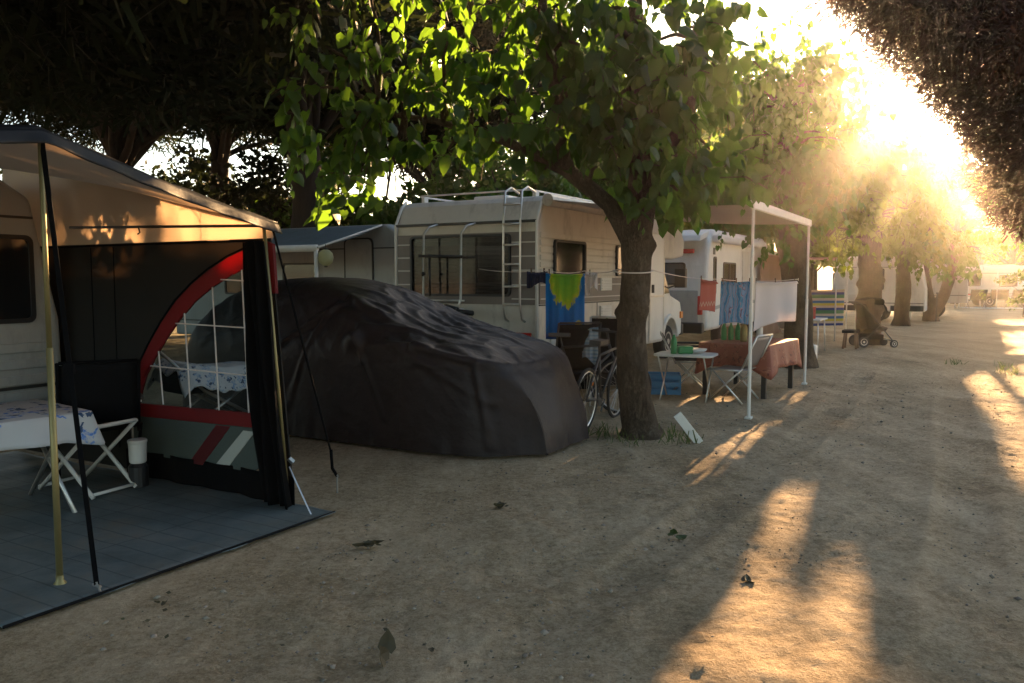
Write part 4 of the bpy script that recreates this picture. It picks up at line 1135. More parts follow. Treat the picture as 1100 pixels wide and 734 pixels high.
# caravan behind the covered car, with a blue-grey awning roof
cv = caravan('caravan', 'grey caravan with an outlined door behind the covered car', W(12.05, -14.5), R(-30), 6.2, 2.1, 2.55, ('caravan_grey', 'caravan_grey'), door=5.02, wins=[(2.2, 1.6, 1.3, 0.6, 'glass_dark'), (3.6, 1.6, 0.9, 0.6, 'glass_dark')], front=0.06)


def slope_awning():
    root = thing('caravan_awning', 'blue-grey awning roof on a white front rail left of the motorhome', 'awning', W(11.0, -11.5), R(-30))
    f = MB()
    def fn(s, t):
        xb = -3.4 + (2.55 + 3.4) * s; xf = -3.4 + (3.01 + 3.4) * s
        return Vector((xb + (xf - xb) * t, -0.02 - 2.04 * t, 2.53 - 0.45 * t - 0.05 * math.sin(math.pi * t) - 0.015 * math.sin(s * 23) * t))
    f.grid(fn, 30, 14); f.build('awning_fabric', M['canvas_blue'], root, smooth=True, solid=0.005)
    r_ = MB(); r_.tube([(-3.4, -2.08, 2.07), (3.0, -2.08, 2.06)], 0.055, 10); r_.build('front_rail', M['white_metal'], root, smooth=True)
    e = MB(); e.tube([(2.56, -0.03, 2.53), (3.02, -2.08, 2.07)], 0.018, 8); e.build('side_rail', M['white_metal'], root, smooth=True)
    for x in (2.98, -3.3):
        p = MB(); p.tube([(x, -2.08, 2.03), (x, -2.08, 0.0)], 0.03, 8); p.build('pole', M['white_metal'], root, smooth=True)


slope_awning()
lan = thing('paper_lantern', 'round yellowish paper lantern hanging under the blue-grey awning', 'lantern', W(9.02, -8.42, 1.92))
q = MB(); q.lathe([(0.03, -0.12), (0.05, -0.115), (0.10, -0.07), (0.115, 0), (0.10, 0.07), (0.05, 0.115), (0.03, 0.12)], n=20); q.build('shade', M['lantern'], lan, smooth=True)
q = MB(); q.tube([(0, 0, 0.11), (0, 0, 0.20)], 0.006, 6); q.tube([(0, 0, -0.12), (0, 0, -0.145)], 0.025, 8); q.tube([(0, 0, 0.115), (0, 0, 0.14)], 0.028, 8); q.build('hanger', M['dark_metal'], lan)

# caravans down the road
caravan('caravan', 'white caravan with a bright sunlit window behind the slim tree', W(33.8, -4.75), R(-30), 3.2, 2.1, 2.45, ('van_clean', 'van_white'), wins=[(1.5, 1.6, 0.62, 0.8, 'glass_pale')], band='black_plastic', z0=0.40, front=0.1, rear=0.1, drawbar=False)
caravan('box_trailer', 'grey box trailer raised on legs between the slim tree and the forked tree', W(38.6, -2.55), R(-30), 2.3, 2.0, 2.35, ('caravan_grey', 'caravan_grey'), wins=[(0.8, 1.98, 0.8, 0.14, 'glass_dark')], z0=0.62, rear=0.04, front=0.04, cat='trailer', drawbar=False)
caravan('caravan', 'cream caravan with dark window standing behind the far white awning', (26.2, 47.9, 0), R(-12), 3.6, 2.1, 2.35, ('van_clean', 'van_white'), wins=[(0.9, 1.5, 0.7, 0.6, 'glass_dark'), (2.7, 1.5, 0.95, 0.65, 'glass_dark')])
caravan('caravan', 'white caravan at the right end of the far pitch, half behind shrubs', (30.2, 47.2, 0), R(-12), 4.6, 2.1, 2.3, ('van_clean', 'van_white'), wins=[(0.9, 1.5, 1.0, 0.6, 'glass_dark')])
caravan('caravan', 'pale caravan behind the striped windbreak', W(24.2, -6.35), HEAD, 5.4, 2.1, 2.45, ('van_clean', 'van_white'), wins=[(1.5, 1.55, 1.0, 0.6, 'glass_dark'), (4.0, 1.55, 0.8, 0.6, 'glass_dark')])


def frame_awning(label, loc, rz, w, d, h, fabric, back=None, side=None, facia=None):
    root = thing('frame_awning', label, 'awning', loc, rz)
    f = MB()
    f.grid(lambda s, t: Vector((w * s, -d * t, h + 0.12 * (1 - t) - 0.03 * math.sin(math.pi * t) - 0.01 * math.sin(s * 18))), 20, 10); f.build('roof', M[fabric], root, smooth=True, solid=0.006)
    if facia:
        g = MB(); g.box((w / 2, -d - 0.02, h - 0.10), (w + 0.05, 0.03, 0.26)); g.build('fascia', M[facia], root, bevel=0.01)
    if back:
        g = MB(); g.grid(lambda s, t: Vector((w * s, 0.02 * math.sin(s * 30), 0.02 + (h + 0.1) * t)), 40, 6); g.build('back_wall', M[back], root, smooth=True, solid=0.005)
    if side:
        g = MB(); g.grid(lambda s, t: Vector((0.0 + 0.02 * math.sin(s * 22), -d * s * 0.9, 0.02 + (h - 0.02) * t)), 30, 6); g.build('side_wall', M[side], root, smooth=True, solid=0.005)
    for x in (0.03, w * 0.5, w - 0.03):
        p = MB(); p.tube([(x, -d, h - 0.02), (x, -d, 0.0)], 0.018, 8); p.build('pole', M['white_metal'], root, smooth=True)
    return root


frame_awning('pink-grey frame awning with thin white poles left of the pushchair', W(22.0, -5.0), HEAD, 4.2, 1.9, 2.15, 'canvas_pink', back='canvas_pink')
frame_awning('far white awning with a pale fascia over the red-topped table', (25.5, 46.4, 0), R(-12), 3.1, 2.2, 2.3, 'canvas', facia='plastic_white')

# ------------------------------------------------------------------ awning tent on the left, in road coordinates
EW = 4.03        # the tent's end wall stands at this distance along the road
CB = -6.6        # side of the caravan
FB = -4.06       # front edge of the tent


def tent():
    base = W(EW, FB)
    root = thing('awning_tent', 'dark awning tent with a red-edged arched window in its end wall', 'tent', base)
    Q = lambda a, b, z: W(a, b, z) - base

    def wall(nm, poly, m, t=0.006, da=0.0, smooth=False):
        q = MB(); q.prism(poly, Q(EW + da, 0, 0), RV, Vector((0, 0, 1)), DV, -t, t)
        return q.build(nm, M[m], root)

    ztop = lambda b: 1.95 + (FB - b) / (FB - CB) * 0.52
    # upper gable of beige cloth, softly puckered
    g = MB()
    def fg(s, t):
        b = CB - 1.0 + (FB - 0.21 - CB + 1.0) * s; z0 = 1.86
        z = z0 + (ztop(b) - z0) * t
        return Q(EW + (0.025 * math.sin(5 * b + 2 * z) + 0.010 * math.sin(17 * b + 9 * z)) * math.sin(math.pi * t), b, z)
    g.grid(fg, 60, 16); g.build('gable_panel', M['tent_beige'], root, smooth=True, solid=0.003)
    # dark lower wall with the arched opening
    arc = [(-5.91, 0.51), (-5.88, 0.66), (-5.80, 0.86), (-5.64, 1.07), (-5.47, 1.26), (-5.29, 1.43), (-5.10, 1.56), (-4.91, 1.665), (-4.70, 1.755), (-4.50, 1.815), (-4.34, 1.855)]
    inn = [(-5.78, 0.60), (-5.75, 0.70), (-5.68, 0.84), (-5.57, 0.98), (-5.42, 1.14), (-5.25, 1.30), (-5.08, 1.43), (-4.90, 1.53), (-4.70, 1.62), (-4.49, 1.69), (-4.34, 1.735)]
    wall('dark_panel', [(CB - 0.9, 0.05), (CB - 0.9, 1.885), (-4.27, 1.885), (-4.10, 0.05), (-4.34, 0.05)] + arc[::-1] + [(-5.91, 0.05)], 'tent_grey')
    wall('window_trim', arc + inn[::-1] + [(-5.78, 0.57), (-5.91, 0.51)], 'tent_red', 0.011)
    wall('window_sill_band', [(-5.91, 0.50), (-5.91, 0.59), (-5.76, 0.605), (-4.46, 0.635), (-4.30, 0.60), (-4.28, 0.50), (-4.46, 0.53)], 'tent_red', 0.013)
    wall('corner_strip', [(-4.25, 1.50), (-4.27, 1.86), (-4.22, 1.84), (-4.20, 1.50)], 'tent_red', 0.012, -0.02)
    wp = wall('window_pane', inn + [(-4.34, 0.62), (-5.76, 0.60)], 'pvc', 0.002)
    gr = MB()
    za = lambda b: float(np.interp(b, [p[0] for p in inn], [p[1] for p in inn]))
    for b in (-5.50, -5.18, -4.86, -4.545):
        gr.tube([Q(EW - 0.008, b + 0.02, 0.62), Q(EW - 0.008, b - 0.015, za(b - 0.015))], 0.0055, 6)
    for z, b0 in ((0.905, -5.62), (1.25, -5.30), (1.585, -4.78)):
        gr.tube([Q(EW - 0.008, b0, z + 0.012), Q(EW - 0.008, -4.46, z)], 0.0055, 6)
    gr.tube([Q(EW - 0.008, -5.755, 0.62), Q(EW - 0.008, -5.76, 0.72)], 0.0055, 6)
    gr.build('window_grid', M['fabric_white'], wp)
    lo = wall('lower_panel', [(-5.86, 0.20), (-5.86, 0.50), (-4.46, 0.525), (-4.26, 0.49), (-4.34, 0.30), (-4.50, 0.20)], 'tent_green', 0.010)
    q = MB(); q.prism([(-5.19, 0.19), (-5.04, 0.19), (-4.72, 0.515), (-4.87, 0.512)], Q(EW - 0.004, 0, 0), RV, Vector((0, 0, 1)), DV, -0.012, 0.0); q.build('red_stripe', M['tent_red'], lo)
    q = MB(); q.prism([(-4.90, 0.20), (-4.76, 0.20), (-4.46, 0.50), (-4.58, 0.50)], Q(EW - 0.004, 0, 0), RV, Vector((0, 0, 1)), DV, -0.012, 0.0); q.build('white_stripe', M['tent_pale'], lo)
    sm = MB()
    for b_ in (-6.35, -6.05): sm.tube([Q(EW - 0.009, b_, 0.22), Q(EW - 0.009, b_ + 0.01, 1.86)], 0.004, 5)
    sm.tube([Q(EW - 0.012, CB - 0.8, 1.872), Q(EW - 0.012, -4.30, 1.872)], 0.007, 6); sm.build('seam', M['strap'], root)
    zp = MB(); zp.tube([Q(EW - 0.016, b_, z_ + 0.012) for b_, z_ in arc], 0.007, 6); zp.build('zip', M['strap'], root)
    # black mud skirt and gathered curtain at the corner
    q = MB(); q.grid(lambda s, t: Q(EW - 0.02 + 0.015 * math.sin(30 * s), -5.95 + (FB + 5.95) * s, 0.22 * (1 - t) + 0.0 * t + 0.004), 50, 6); q.build('mud_skirt', M['tent_black'], root, smooth=True, solid=0.004)
    q = MB()
    def fc(s, t):
        z = 0.02 + 1.84 * (1 - t); wd = 0.26 + 0.05 * math.sin(t * 3) - 0.10 * (1 - t) * 0.2
        b = FB - 0.02 - wd * (1 - s)
        b += 0.06 * t * s - 0.18 * z / 1.9
        return Q(EW - 0.05 + 0.035 * math.sin(s * 22 + t * 2.5) + 0.02 * math.sin(s * 9 - t * 5) - 0.05 * s, b, z)
    q.grid(fc, 50, 30); q.build('corner_curtain', M['tent_black'], root, smooth=True, solid=0.004)
    # roof skin and its dark valance
    fe = lambda a: (2.325 + (a - 2.34) * (1.97 - 2.325) / (EW - 2.34) - 0.02 * math.sin(math.pi * (a - 2.34) / (EW - 2.34))) if a > 2.34 else 2.325 - (2.34 - a) * 0.16
    A0 = 0.6
    fb = lambda a: FB - 0.19 * max(0.0, min(1.0, (a - 2.34) / (EW - 2.34)))
    q = MB()
    def fr(s, t):
        a = A0 + (EW + 0.06 - A0) * s
        z = fe(a) + (2.50 - fe(a)) * t - 0.05 * math.sin(math.pi * t) * (0.6 + 0.4 * math.sin(a * 3))
        return Q(a, fb(a) + (CB - fb(a)) * t, z)
    q.grid(fr, 60, 30); q.build('roof', M['tent_beige'], root, smooth=True, solid=0.004)
    q = MB()
    def fv(s, t):
        a = A0 + (EW + 0.03 - A0) * s
        return Q(a, fb(a) + 0.02 + 0.03 * t + 0.012 * math.sin(a * 19) * t, fe(a) + 0.02 - 0.072 * t)
    q.grid(fv, 70, 5); q.build('valance', M['tent_navy'], root, smooth=True, solid=0.005)
    q = MB()
    def fl(s, t):
        a = A0 + (EW + 0.05 - A0) * s
        return Q(a, fb(a) - 0.04 * t, fe(a) + 0.022 + 0.02 * t + 0.012 * math.sin(a * 11 + t * 3) * (s ** 2))
    q.grid(fl, 70, 4); q.build('roof_edge', M['tent_navy'], root, smooth=True, solid=0.005)
    # frame
    q = MB(); q.tube([Q(2.34, FB - 0.01, 0.0), Q(2.34, FB - 0.01, 1.25)], 0.017, 10); q.tube([Q(2.34, FB - 0.01, 1.2), Q(2.34, FB - 0.01, 2.32)], 0.013, 10)
    q.lathe([(0.04, 0), (0.035, 0.015), (0.02, 0.03), (0.019, 0.06)], Q(2.34, FB - 0.01, 0.003), 14); q.build('pole', M['brass_pole'], root, smooth=True)
    q = MB(); q.tube([Q(EW - 0.06, FB - 0.03, 0.0), Q(EW - 0.06, FB - 0.21, 1.96)], 0.013, 10); q.build('pole', M['brass_pole'], root, smooth=True)
    q = MB(); q.tube([Q(EW - 0.03, CB + 0.02, 2.03), Q(EW - 0.03, FB - 0.22, 1.97)], 0.011, 8); q.build('cross_pole', M['dark_metal'], root, smooth=True)
    q = MB(); q.tube([Q(EW - 0.05, -5.65, 2.0), Q(EW - 0.06, -5.62, 1.96), Q(EW - 0.05, -5.66, 1.95)], 0.006, 6); q.build('hook', M['dark_metal'], root)
    # straps and guy lines
    q = MB()
    def strap(p, r_, w=0.013):
        p, r_ = Vector(p), Vector(r_); t = (r_ - p).normalized(); e = t.cross(Vector((0, 1, 0))).normalized() * w; f = t.cross(e).normalized() * 0.002
        q.add([p - e - f, p + e - f, p + e + f, p - e + f, r_ - e - f, r_ + e - f, r_ + e + f, r_ - e + f], [(0, 1, 2, 3), (4, 7, 6, 5), (0, 4, 5, 1), (1, 5, 6, 2), (2, 6, 7, 3), (3, 7, 4, 0)])
    strap(Q(2.34, FB, 2.33), Q(2.37, -3.80, 0.05))
    q.box(Q(2.355, -3.93, 1.15), (0.05, 0.02, 0.05)); q.build('storm_strap', M['strap'], root)
    q = MB(); q.tube([Q(2.37, -3.80, 0.07), Q(2.38, -3.79, 0.02), Q(2.40, -3.80, 0.0)], 0.006, 6); q.tube([Q(2.37, -3.83, 0.05), Q(2.37, -3.77, 0.05)], 0.008, 6); q.build('peg', M['steel'], root)
    q = MB(); q.tube([Q(EW, FB - 0.19, 1.95), Q(4.40, FB - 0.03, 0.32)], 0.008, 6); q.tube([Q(4.40, FB - 0.03, 0.34), Q(4.40, FB - 0.02, 0.20), Q(4.46, FB - 0.03, 0.13)], 0.012, 6); q.build('guy_line', M['strap'], root)
    q = MB(); q.tube([Q(4.46, FB - 0.03, 0.14), Q(4.46, FB - 0.03, 0.0)], 0.008, 6); q.tube([Q(4.44, FB, 0.13), Q(4.47, FB - 0.05, 0.15)], 0.008, 6); q.build('peg', M['steel'], root)
    q = MB(); q.tube([Q(EW - 0.06, FB - 0.02, 0.30), Q(EW - 0.12, FB + 0.24, 0.01)], 0.006, 6); q.tube([Q(EW - 0.06, FB - 0.02, 0.36), Q(EW - 0.04, FB + 0.0, 0.33)], 0.02, 6); q.build('guy_line', M['steel'], root)


tent()


def tent_caravan():
    root = caravan('caravan', 'old grey caravan behind the awning tent with a dark window and ribbed side', W(-1.98, CB - 1.05), HEAD, 5.9, 2.1, 2.5, ('caravan_grey', 'caravan_grey'), z0=0.42, front=0.12, rear=0.3, wins=[(5.12, 1.60, 1.1, 0.70, 'glass_dark'), (2.0, 1.6, 1.2, 0.7, 'glass_dark')])
    t = MB()
    for k in range(4): t.pbox((0, -1.05, 0), (1, 0, 0), (0, 0, 1), (0, -1, 0), 0.1, 5.75, 0.62 + 0.13 * k, 0.70 + 0.13 * k, -0.01, 0.02)
    t.build('side_ribs', M['caravan_grey'], root, bevel=0.01)
    t = MB(); t.pbox((0, -1.05, 0), (1, 0, 0), (0, 0, 1), (0, -1, 0), 0.1, 5.4, 2.17, 2.19, -0.01, 0.014); t.build('awning_rail', M['dark_metal'], root)


tent_caravan()


def ground_mat(name, label, pts, z, m, cat):
    root = MB()
    vs = []
    # rippled cloth laid over the sand
    (p0, p1, p2, p3) = [Vector(p) for p in pts]
    def fn(s, t):
        p = p0.lerp(p1, s).lerp(p3.lerp(p2, s), t)
        r = 0.006 * noise.noise(p * 2.3) + 0.004 * noise.noise(p * 7) + 0.005 * math.sin(p.dot(RV) * 9 + noise.noise(p * 1.5) * 4) * (noise.noise(p * 0.9) + 0.3)
        e = 0.025 * noise.noise(Vector((s * 9, t * 9, 0.3)))
        return p + RV * (e * (1 if t > 0.99 else 0)) + Vector((0, 0, z + max(-0.004, r)))
    root.grid(fn, 90, 60)
    o = root.build(name, M[m], None, smooth=True, solid=0.006)
    return tag(o, label, cat)


gm = ground_mat('groundsheet', 'blue-grey woven groundsheet spread under the awning tent', (W(1.93, -8.2), W(4.02, -7.6), W(4.03, -3.72), W(1.9, -3.77)), 0.016, 'mat_blue', 'groundsheet')
gm2 = ground_mat('doormat', 'black mat at the near corner of the blue-grey groundsheet', (W(1.0, -5.0), W(1.90, -5.0), W(1.90, -3.80), W(1.0, -3.8)), 0.012, 'fabric_black', 'mat')
edge = MB(); edge.tube([W(1.9, -3.77, 0.02), W(3.0, -3.745, 0.02), W(4.03, -3.72, 0.02)], 0.008, 6); edge.build('hem', M['fabric_black'], gm)


# ------------------------------------------------------------------ the covered car
def covered_car():
    # local x from tail to nose; the nose points at the road
    L = 4.32
    root = thing('covered_car', 'parked car hidden under a wrinkled dark grey cover', 'car', W(6.72, -3.42 - L, 0), R(-30))
    xs = [0, 0.12, 0.4, 0.8, 1.3, 1.9, 2.35, 2.75, 3.1, 3.4, 3.8, 4.12, 4.30, L]
    zs = [0.95, 1.22, 1.46, 1.57, 1.61, 1.60, 1.50, 1.31, 1.14, 1.07, 1.00, 0.90, 0.74, 0.55]
    top = lambda x: float(np.interp(x, xs, zs))
    hwb = lambda x: float(np.interp(x, [0, 0.3, 1.0, 3.3, 3.9, 4.2, L], [0.74, 0.84, 0.90, 0.90, 0.84, 0.69, 0.46]))      # half width low down
    def section(x):
        zt = top(x); hw = hwb(x); zb = min(0.97, zt - 0.06)
        cab = max(0.0, min(1.0, (zt - 1.02) / 0.5))
        rw = hw * (1 - 0.30 * cab) - 0.05                           # roof half width
        sec = [(-hw * 1.03, 0.03), (-hw * 1.02, 0.30), (-hw * 1.01, 0.62), (-hw, zb), (-rw - 0.06, zt - 0.13 * (0.35 + cab)), (-rw + 0.10, zt - 0.02), (-rw * 0.4, zt + 0.015), (0, zt + 0.02)]
        return sec + [(-y, z) for y, z in sec[-2::-1]]
    nu, nv = 250, 170
    body = [L * k / nu for k in range(nu + 1)]
    def resample(sec, n):
        P = np.array(sec); d = np.r_[0, np.cumsum(np.hypot(*np.diff(P, axis=0).T))]
        t = np.linspace(0, d[-1], n)
        return np.stack([np.interp(t, d, P[:, 0]), np.interp(t, d, P[:, 1])], -1)
    grid = []
    for x in body:
        P = resample(section(x), nv + 1)
        grid.append(np.stack([np.full(nv + 1, x), P[:, 0], P[:, 1]], -1))
    # close both ends: shrink the end section down to a line on the ground
    def cap(sec, dx):
        out = []
        for k in range(1, 23):
            t = k / 22
            s = sec.copy()
            s[:, 2] = 0.03 + (s[:, 2] - 0.03) * (1 - t)
            s[:, 0] += dx * math.sin(t * math.pi / 2) ** 0.8
            s[:, 1] *= 1 - 0.06 * t
            out.append(s)
        return out
    g = cap(grid[0], -0.10)[::-1] + grid + cap(grid[-1], 0.16)
    G = np.array(g)
    # slacken: smooth like cloth
    hem = G[:, :, 2] < 0.05
    CREASES = [((2.30, 1.40), (0.9, 0.45), 0.030), ((2.28, 1.44), (3.45, 0.99), 0.034), ((2.2, 1.38), (1.75, 0.3), 0.018), ((3.3, 0.99), (4.25, 0.82), 0.030),
               ((2.6, 1.15), (3.0, 0.3), 0.016), ((3.95, 0.84), (4.08, 0.12), 0.024), ((1.3, 1.40), (0.4, 0.9), 0.022), ((1.9, 1.5), (0.7, 1.2), 0.016), ((3.0, 1.05), (4.1, 0.5), 0.014)]
    for it in range(95):
        S = G.copy()
        S[1:-1, 1:-1] = 0.5 * G[1:-1, 1:-1] + 0.125 * (G[:-2, 1:-1] + G[2:, 1:-1] + G[1:-1, :-2] + G[1:-1, 2:])
        H = G.copy(); H[1:-1, :, :2] = 0.5 * G[1:-1, :, :2] + 0.25 * (G[:-2, :, :2] + G[2:, :, :2])
        G = np.where(hem[..., None], H, S)
    n, m = G.shape[:2]
    du = np.gradient(G, axis=0); dv = np.gradient(G, axis=1)
    N = np.cross(dv, du); N /= np.linalg.norm(N, axis=2, keepdims=True) + 1e-9
    if N[n // 2, m // 2, 2] < 0: N = -N
    for i in range(n):
        for j in range(m):
            x, y, z = G[i, j]
            low = max(0.0, min(1.0, (1.1 - z) / 0.9))
            p = Vector((x, y, z))
            w = 0.0
            # hanging folds on the sides
            w += low * 0.016 * noise.noise(Vector((x * 3.4 + y * 2.5, y * 3.4, z * 0.45)))
            # diagonal tension folds
            dg = x * 0.8 + z * 1.0 + 0.25 * noise.noise(p * 1.7)
            ff = noise.noise(Vector((dg * 5.5, (x - z) * 0.8, y * 0.6)))
            w += 0.011 * (1 - 2.6 * abs(ff)) * (0.3 + 0.7 * max(0, noise.noise(p * 1.1) + 0.35))
            # slack puckers over the windscreen and bonnet
            if 2.0 < x < 4.4 and z > 0.8:
                k = math.sin((x - 2.0) / 2.4 * math.pi)
                f2 = noise.noise(Vector((x * 2.2 - y * 3.5, x * 1.3 + y * 5.0, 1.7)))
                w += 0.026 * k * max(-0.3, 1 - 4.0 * abs(f2))
            # long creases pulled from the roof pillar, bonnet edge and sills on the near side
            if y < 0.1:
                for (ax, az), (bx_, bz), am in CREASES:
                    ux, uz = bx_ - ax, bz - az; L2 = ux * ux + uz * uz
                    tt = max(0.0, min(1.0, ((x - ax) * ux + (z - az) * uz) / L2))
                    dd = math.hypot(x - ax - tt * ux, z - az - tt * uz) + 0.035 * noise.noise(p * 3)
                    w += am * (math.exp(-(dd / 0.024) ** 2) - 0.45 * math.exp(-((dd - 0.055) / 0.035) ** 2)) * (0.4 + 0.6 * math.sin(math.pi * min(1, tt + 0.15)))
            # the roof edge and belt line show through as ridges
            w += 0.003 * noise.noise(p * 14)
            w += 0.10 * math.exp(-((x - 2.62) / 0.10) ** 2 - ((z - 1.02) / 0.085) ** 2) * (1 if abs(y) > 0.6 else 0)      # door mirrors
            w += 0.005 * math.exp(-((x - 1.50) / 0.016) ** 2) + 0.005 * math.exp(-((x - 3.18) / 0.016) ** 2)              # sewn seams
            w += 0.016 * noise.noise(Vector((x * 11, y * 11, 0.5))) * math.exp(-(z / 0.16) ** 2)                          # gathered hem
            G[i, j] += N[i, j] * (w - 0.01)
    # strong folds: from roof pillar to sill and over the bonnet edge
    V = G.reshape(-1, 3)
    V[:, 2] = np.maximum(V[:, 2], 0.025)
    I = np.arange(n * m).reshape(n, m)
    Qd = np.stack([I[:-1, :-1], I[1:, :-1], I[1:, 1:], I[:-1, 1:]], -1).reshape(-1, 4)
    o = np_mesh('cover', V, Qd, M['cover'], root, smooth=True)
    # wheels just under the hem
    for x in (0.78, 3.46):
        for sy in (-1, 1): wheel(root, (x, sy * 0.68, 0.31), 0.31, 0.19, sy)
    return root


covered_car()


# ------------------------------------------------------------------ furniture and clutter
def cloth_table(name, label, cat, loc, rz, w, d, h, m, drop, cloth_label, leg='alu', legr=0.016, xleg=True):
    t = thing(name, label, cat, loc, rz)
    q = MB(); q.box((0, 0, h - 0.015), (w, d, 0.03)); q.build('tabletop', M['wood'], t, bevel=0.005)
    if xleg:
        for sx in (-1, 1):
            for s in (-1, 1):
                q = MB(); q.tube([(sx * (w / 2 - 0.12), s * d * 0.40, h - 0.03), (sx * (w / 2 - 0.10), -s * d * 0.42, 0.01)], legr, 8); q.build('leg', M[leg], t, smooth=True)
    else:
        for sx in (-1, 1):
            for s in (-1, 1):
                q = MB(); q.box((sx * (w / 2 - 0.07), s * (d / 2 - 0.07), (h - 0.03) / 2), (legr * 2, legr * 2, h - 0.03)); q.build('leg', M[leg], t, bevel=0.004)
    c = MB()
    per = 2 * (w + d)
    # draped cloth: flat top and a wavy skirt
    def edge(s):
        k = s * per
        if k < w: return Vector((-w / 2 + k, -d / 2, 0)), Vector((0, -1, 0))
        k -= w
        if k < d: return Vector((w / 2, -d / 2 + k, 0)), Vector((1, 0, 0))
        k -= d
        if k < w: return Vector((w / 2 - k, d / 2, 0)), Vector((0, 1, 0))
        k -= w
        return Vector((-w / 2, d / 2 - k, 0)), Vector((-1, 0, 0))
    ns = 120
    vs = [(0, 0, h + 0.006)]; fs = []
    levels = 7
    for l in range(levels + 1):
        t_ = max(0, (l - 1) / (levels - 1))
        for i in range(ns):
            e, nn = edge(i / ns)
            cr = min(abs(abs(e.x) - w / 2) + abs(abs(e.y) - d / 2), 0.3)
            cor = max(0.0, 1 - cr / 0.2)
            wv = math.sin(i / ns * per * 13) * 0.018 + 0.012 * noise.noise(Vector((e.x * 6, e.y * 6, 1)))
            o_ = (0.012 + wv * 1.1 + 0.03) * t_
            dd = drop * (1 + 0.35 * cor * 1 + 0.10 * noise.noise(Vector((e.x * 2, e.y * 2, 5))))
            dr = Vector((e.x, e.y, 0)).normalized()
            dirn = nn.lerp(dr, cor * 0.8)
            vs.append(tuple(Vector((e.x, e.y, h + 0.006 - dd * t_)) + dirn * (0.012 + o_ * 1.2 + cor * 0.03 * t_)))
    for i in range(ns): fs.append((0, 1 + (i + 1) % ns, 1 + i))
    for l in range(levels):
        for i in range(ns):
            a = 1 + l * ns + i; b = 1 + l * ns + (i + 1) % ns
            fs.append((a, b, b + ns, a + ns))
    c.add(vs, fs)
    co = c.build('tablecloth', M[m], None, smooth=True, solid=0.003)
    co.location = loc; co.rotation_euler = (0, 0, rz)
    tag(co, cloth_label, 'tablecloth')
    return t


cloth_table('camping_table', 'camping table with thin legs under the blue-flowered cloth', 'table', W(2.82, -5.66), HEAD - R(8), 0.95, 0.88, 0.70, 'oilcloth', 0.17, 'white tablecloth printed with blue flowers at the left edge')
cloth_table('garden_table', 'dark-legged garden table standing in front of the clothes line', 'table', W(11.55, -2.75), HEAD - R(4), 1.45, 0.95, 0.72, 'rust_cloth', 0.33, 'rust-red patterned tablecloth under the bottles', 'black_plastic', 0.032, False)


def x_stool(name, label, loc, rz, w, d, h, seat, leg, cat='stool', r_=0.013, group=None):
    t = thing(name, label, cat, loc, rz, group)
    q = MB(); q.grid(lambda s, u: Vector(((s - 0.5) * w, (u - 0.5) * d, h - 0.03 * math.sin(math.pi * s))), 12, 4); q.build('seat', M[seat], t, smooth=True, solid=0.008)
    for y in (-d / 2, d / 2):
        for s in (-1, 1):
            q = MB(); q.tube([(s * w / 2, y + s * 0.012, h), (-s * w / 2, y + s * 0.012, 0.01)], r_, 8); q.build('leg', M[leg], t, smooth=True)
    for s in (-1, 1):
        q = MB(); q.tube([(s * w / 2, -d / 2, h), (s * w / 2, d / 2, h)], r_, 8); q.build('rail', M[leg], t, smooth=True)
        q = MB(); q.tube([(s * w * 0.48, -d / 2, 0.03), (s * w * 0.48, d / 2, 0.03)], r_ * 0.8, 8); q.build('rail', M[leg], t, smooth=True)
    return t


x_stool('folding_stool', 'folding stool with crossed white legs beside the flowered table', W(3.55, -5.75, 0.02), R(-25), 0.62, 0.36, 0.52, 'fabric_black', 'white_metal', r_=0.016)


def camp_chair(label, loc, rz, fab, frame, group=None, hback=0.95, arms=True, w=0.52):
    t = thing('camping_chair', label, 'chair', loc, rz, group)
    q = MB(); q.grid(lambda s, u: Vector(((s - 0.5) * w, -0.22 + 0.44 * u, 0.44 - 0.02 * math.sin(math.pi * s))), 8, 6); q.build('seat', M[fab], t, smooth=True, solid=0.012)
    q = MB(); q.grid(lambda s, u: Vector(((s - 0.5) * w, 0.22 + 0.17 * u + 0.02 * math.sin(math.pi * s), 0.47 + (hback - 0.47) * u)), 8, 8); q.build('backrest', M[fab], t, smooth=True, solid=0.012)
    q = MB()
    for s in (-1, 1):
        x = s * (w / 2 + 0.01)
        q.tube([(x, 0.20, 0.40), (x, 0.41, hback + 0.02)], 0.013, 8)
        q.tube([(x, -0.24, 0.43), (x, 0.22, 0.43)], 0.013, 8)
    q.tube([(-w / 2, 0.41, hback + 0.02), (w / 2, 0.41, hback + 0.02)], 0.013, 8); q.build('frame', M[frame], t, smooth=True)
    for s in (-1, 1):
        x = s * (w / 2 + 0.025)
        for y0, y1 in ((-0.24, 0.24), (0.24, -0.20)):
            q = MB(); q.tube([(x, y0, 0.01), (x, y1, 0.46)], 0.012, 8); q.build('leg', M[frame], t, smooth=True)
        if arms:
            q = MB(); q.box((x, 0.03, 0.66), (0.05, 0.46, 0.03)); q.tube([(x, -0.18, 0.43), (x, -0.16, 0.65)], 0.011, 6); q.build('armrest', M['black_plastic'], t, bevel=0.01)
    return t


camp_chair('black folding chair standing in the dark behind the flowered table', W(3.78, -5.95, 0.02), HEAD + R(150), 'fabric_black', 'strap')
camp_chair('black camping chair right of the covered car', (0.72, 10.1, 0), R(195), 'fabric_black', 'black_plastic', hback=1.05)
camp_chair('black high-backed camping chair with a silver frame beside the tree trunk', (1.30, 10.15, 0), R(170), 'fabric_black', 'alu', hback=1.12)
camp_chair('folding chair with a grey-brown back drawn up to the red-clothed table', W(10.55, -2.72), HEAD + R(172), 'band_taupe', 'alu', arms=False, hback=0.86)
camp_chair('dark reclining chair in the sun behind the white folding table', W(11.3, -3.55), HEAD + R(20), 'fabric_black', 'alu', hback=0.8)

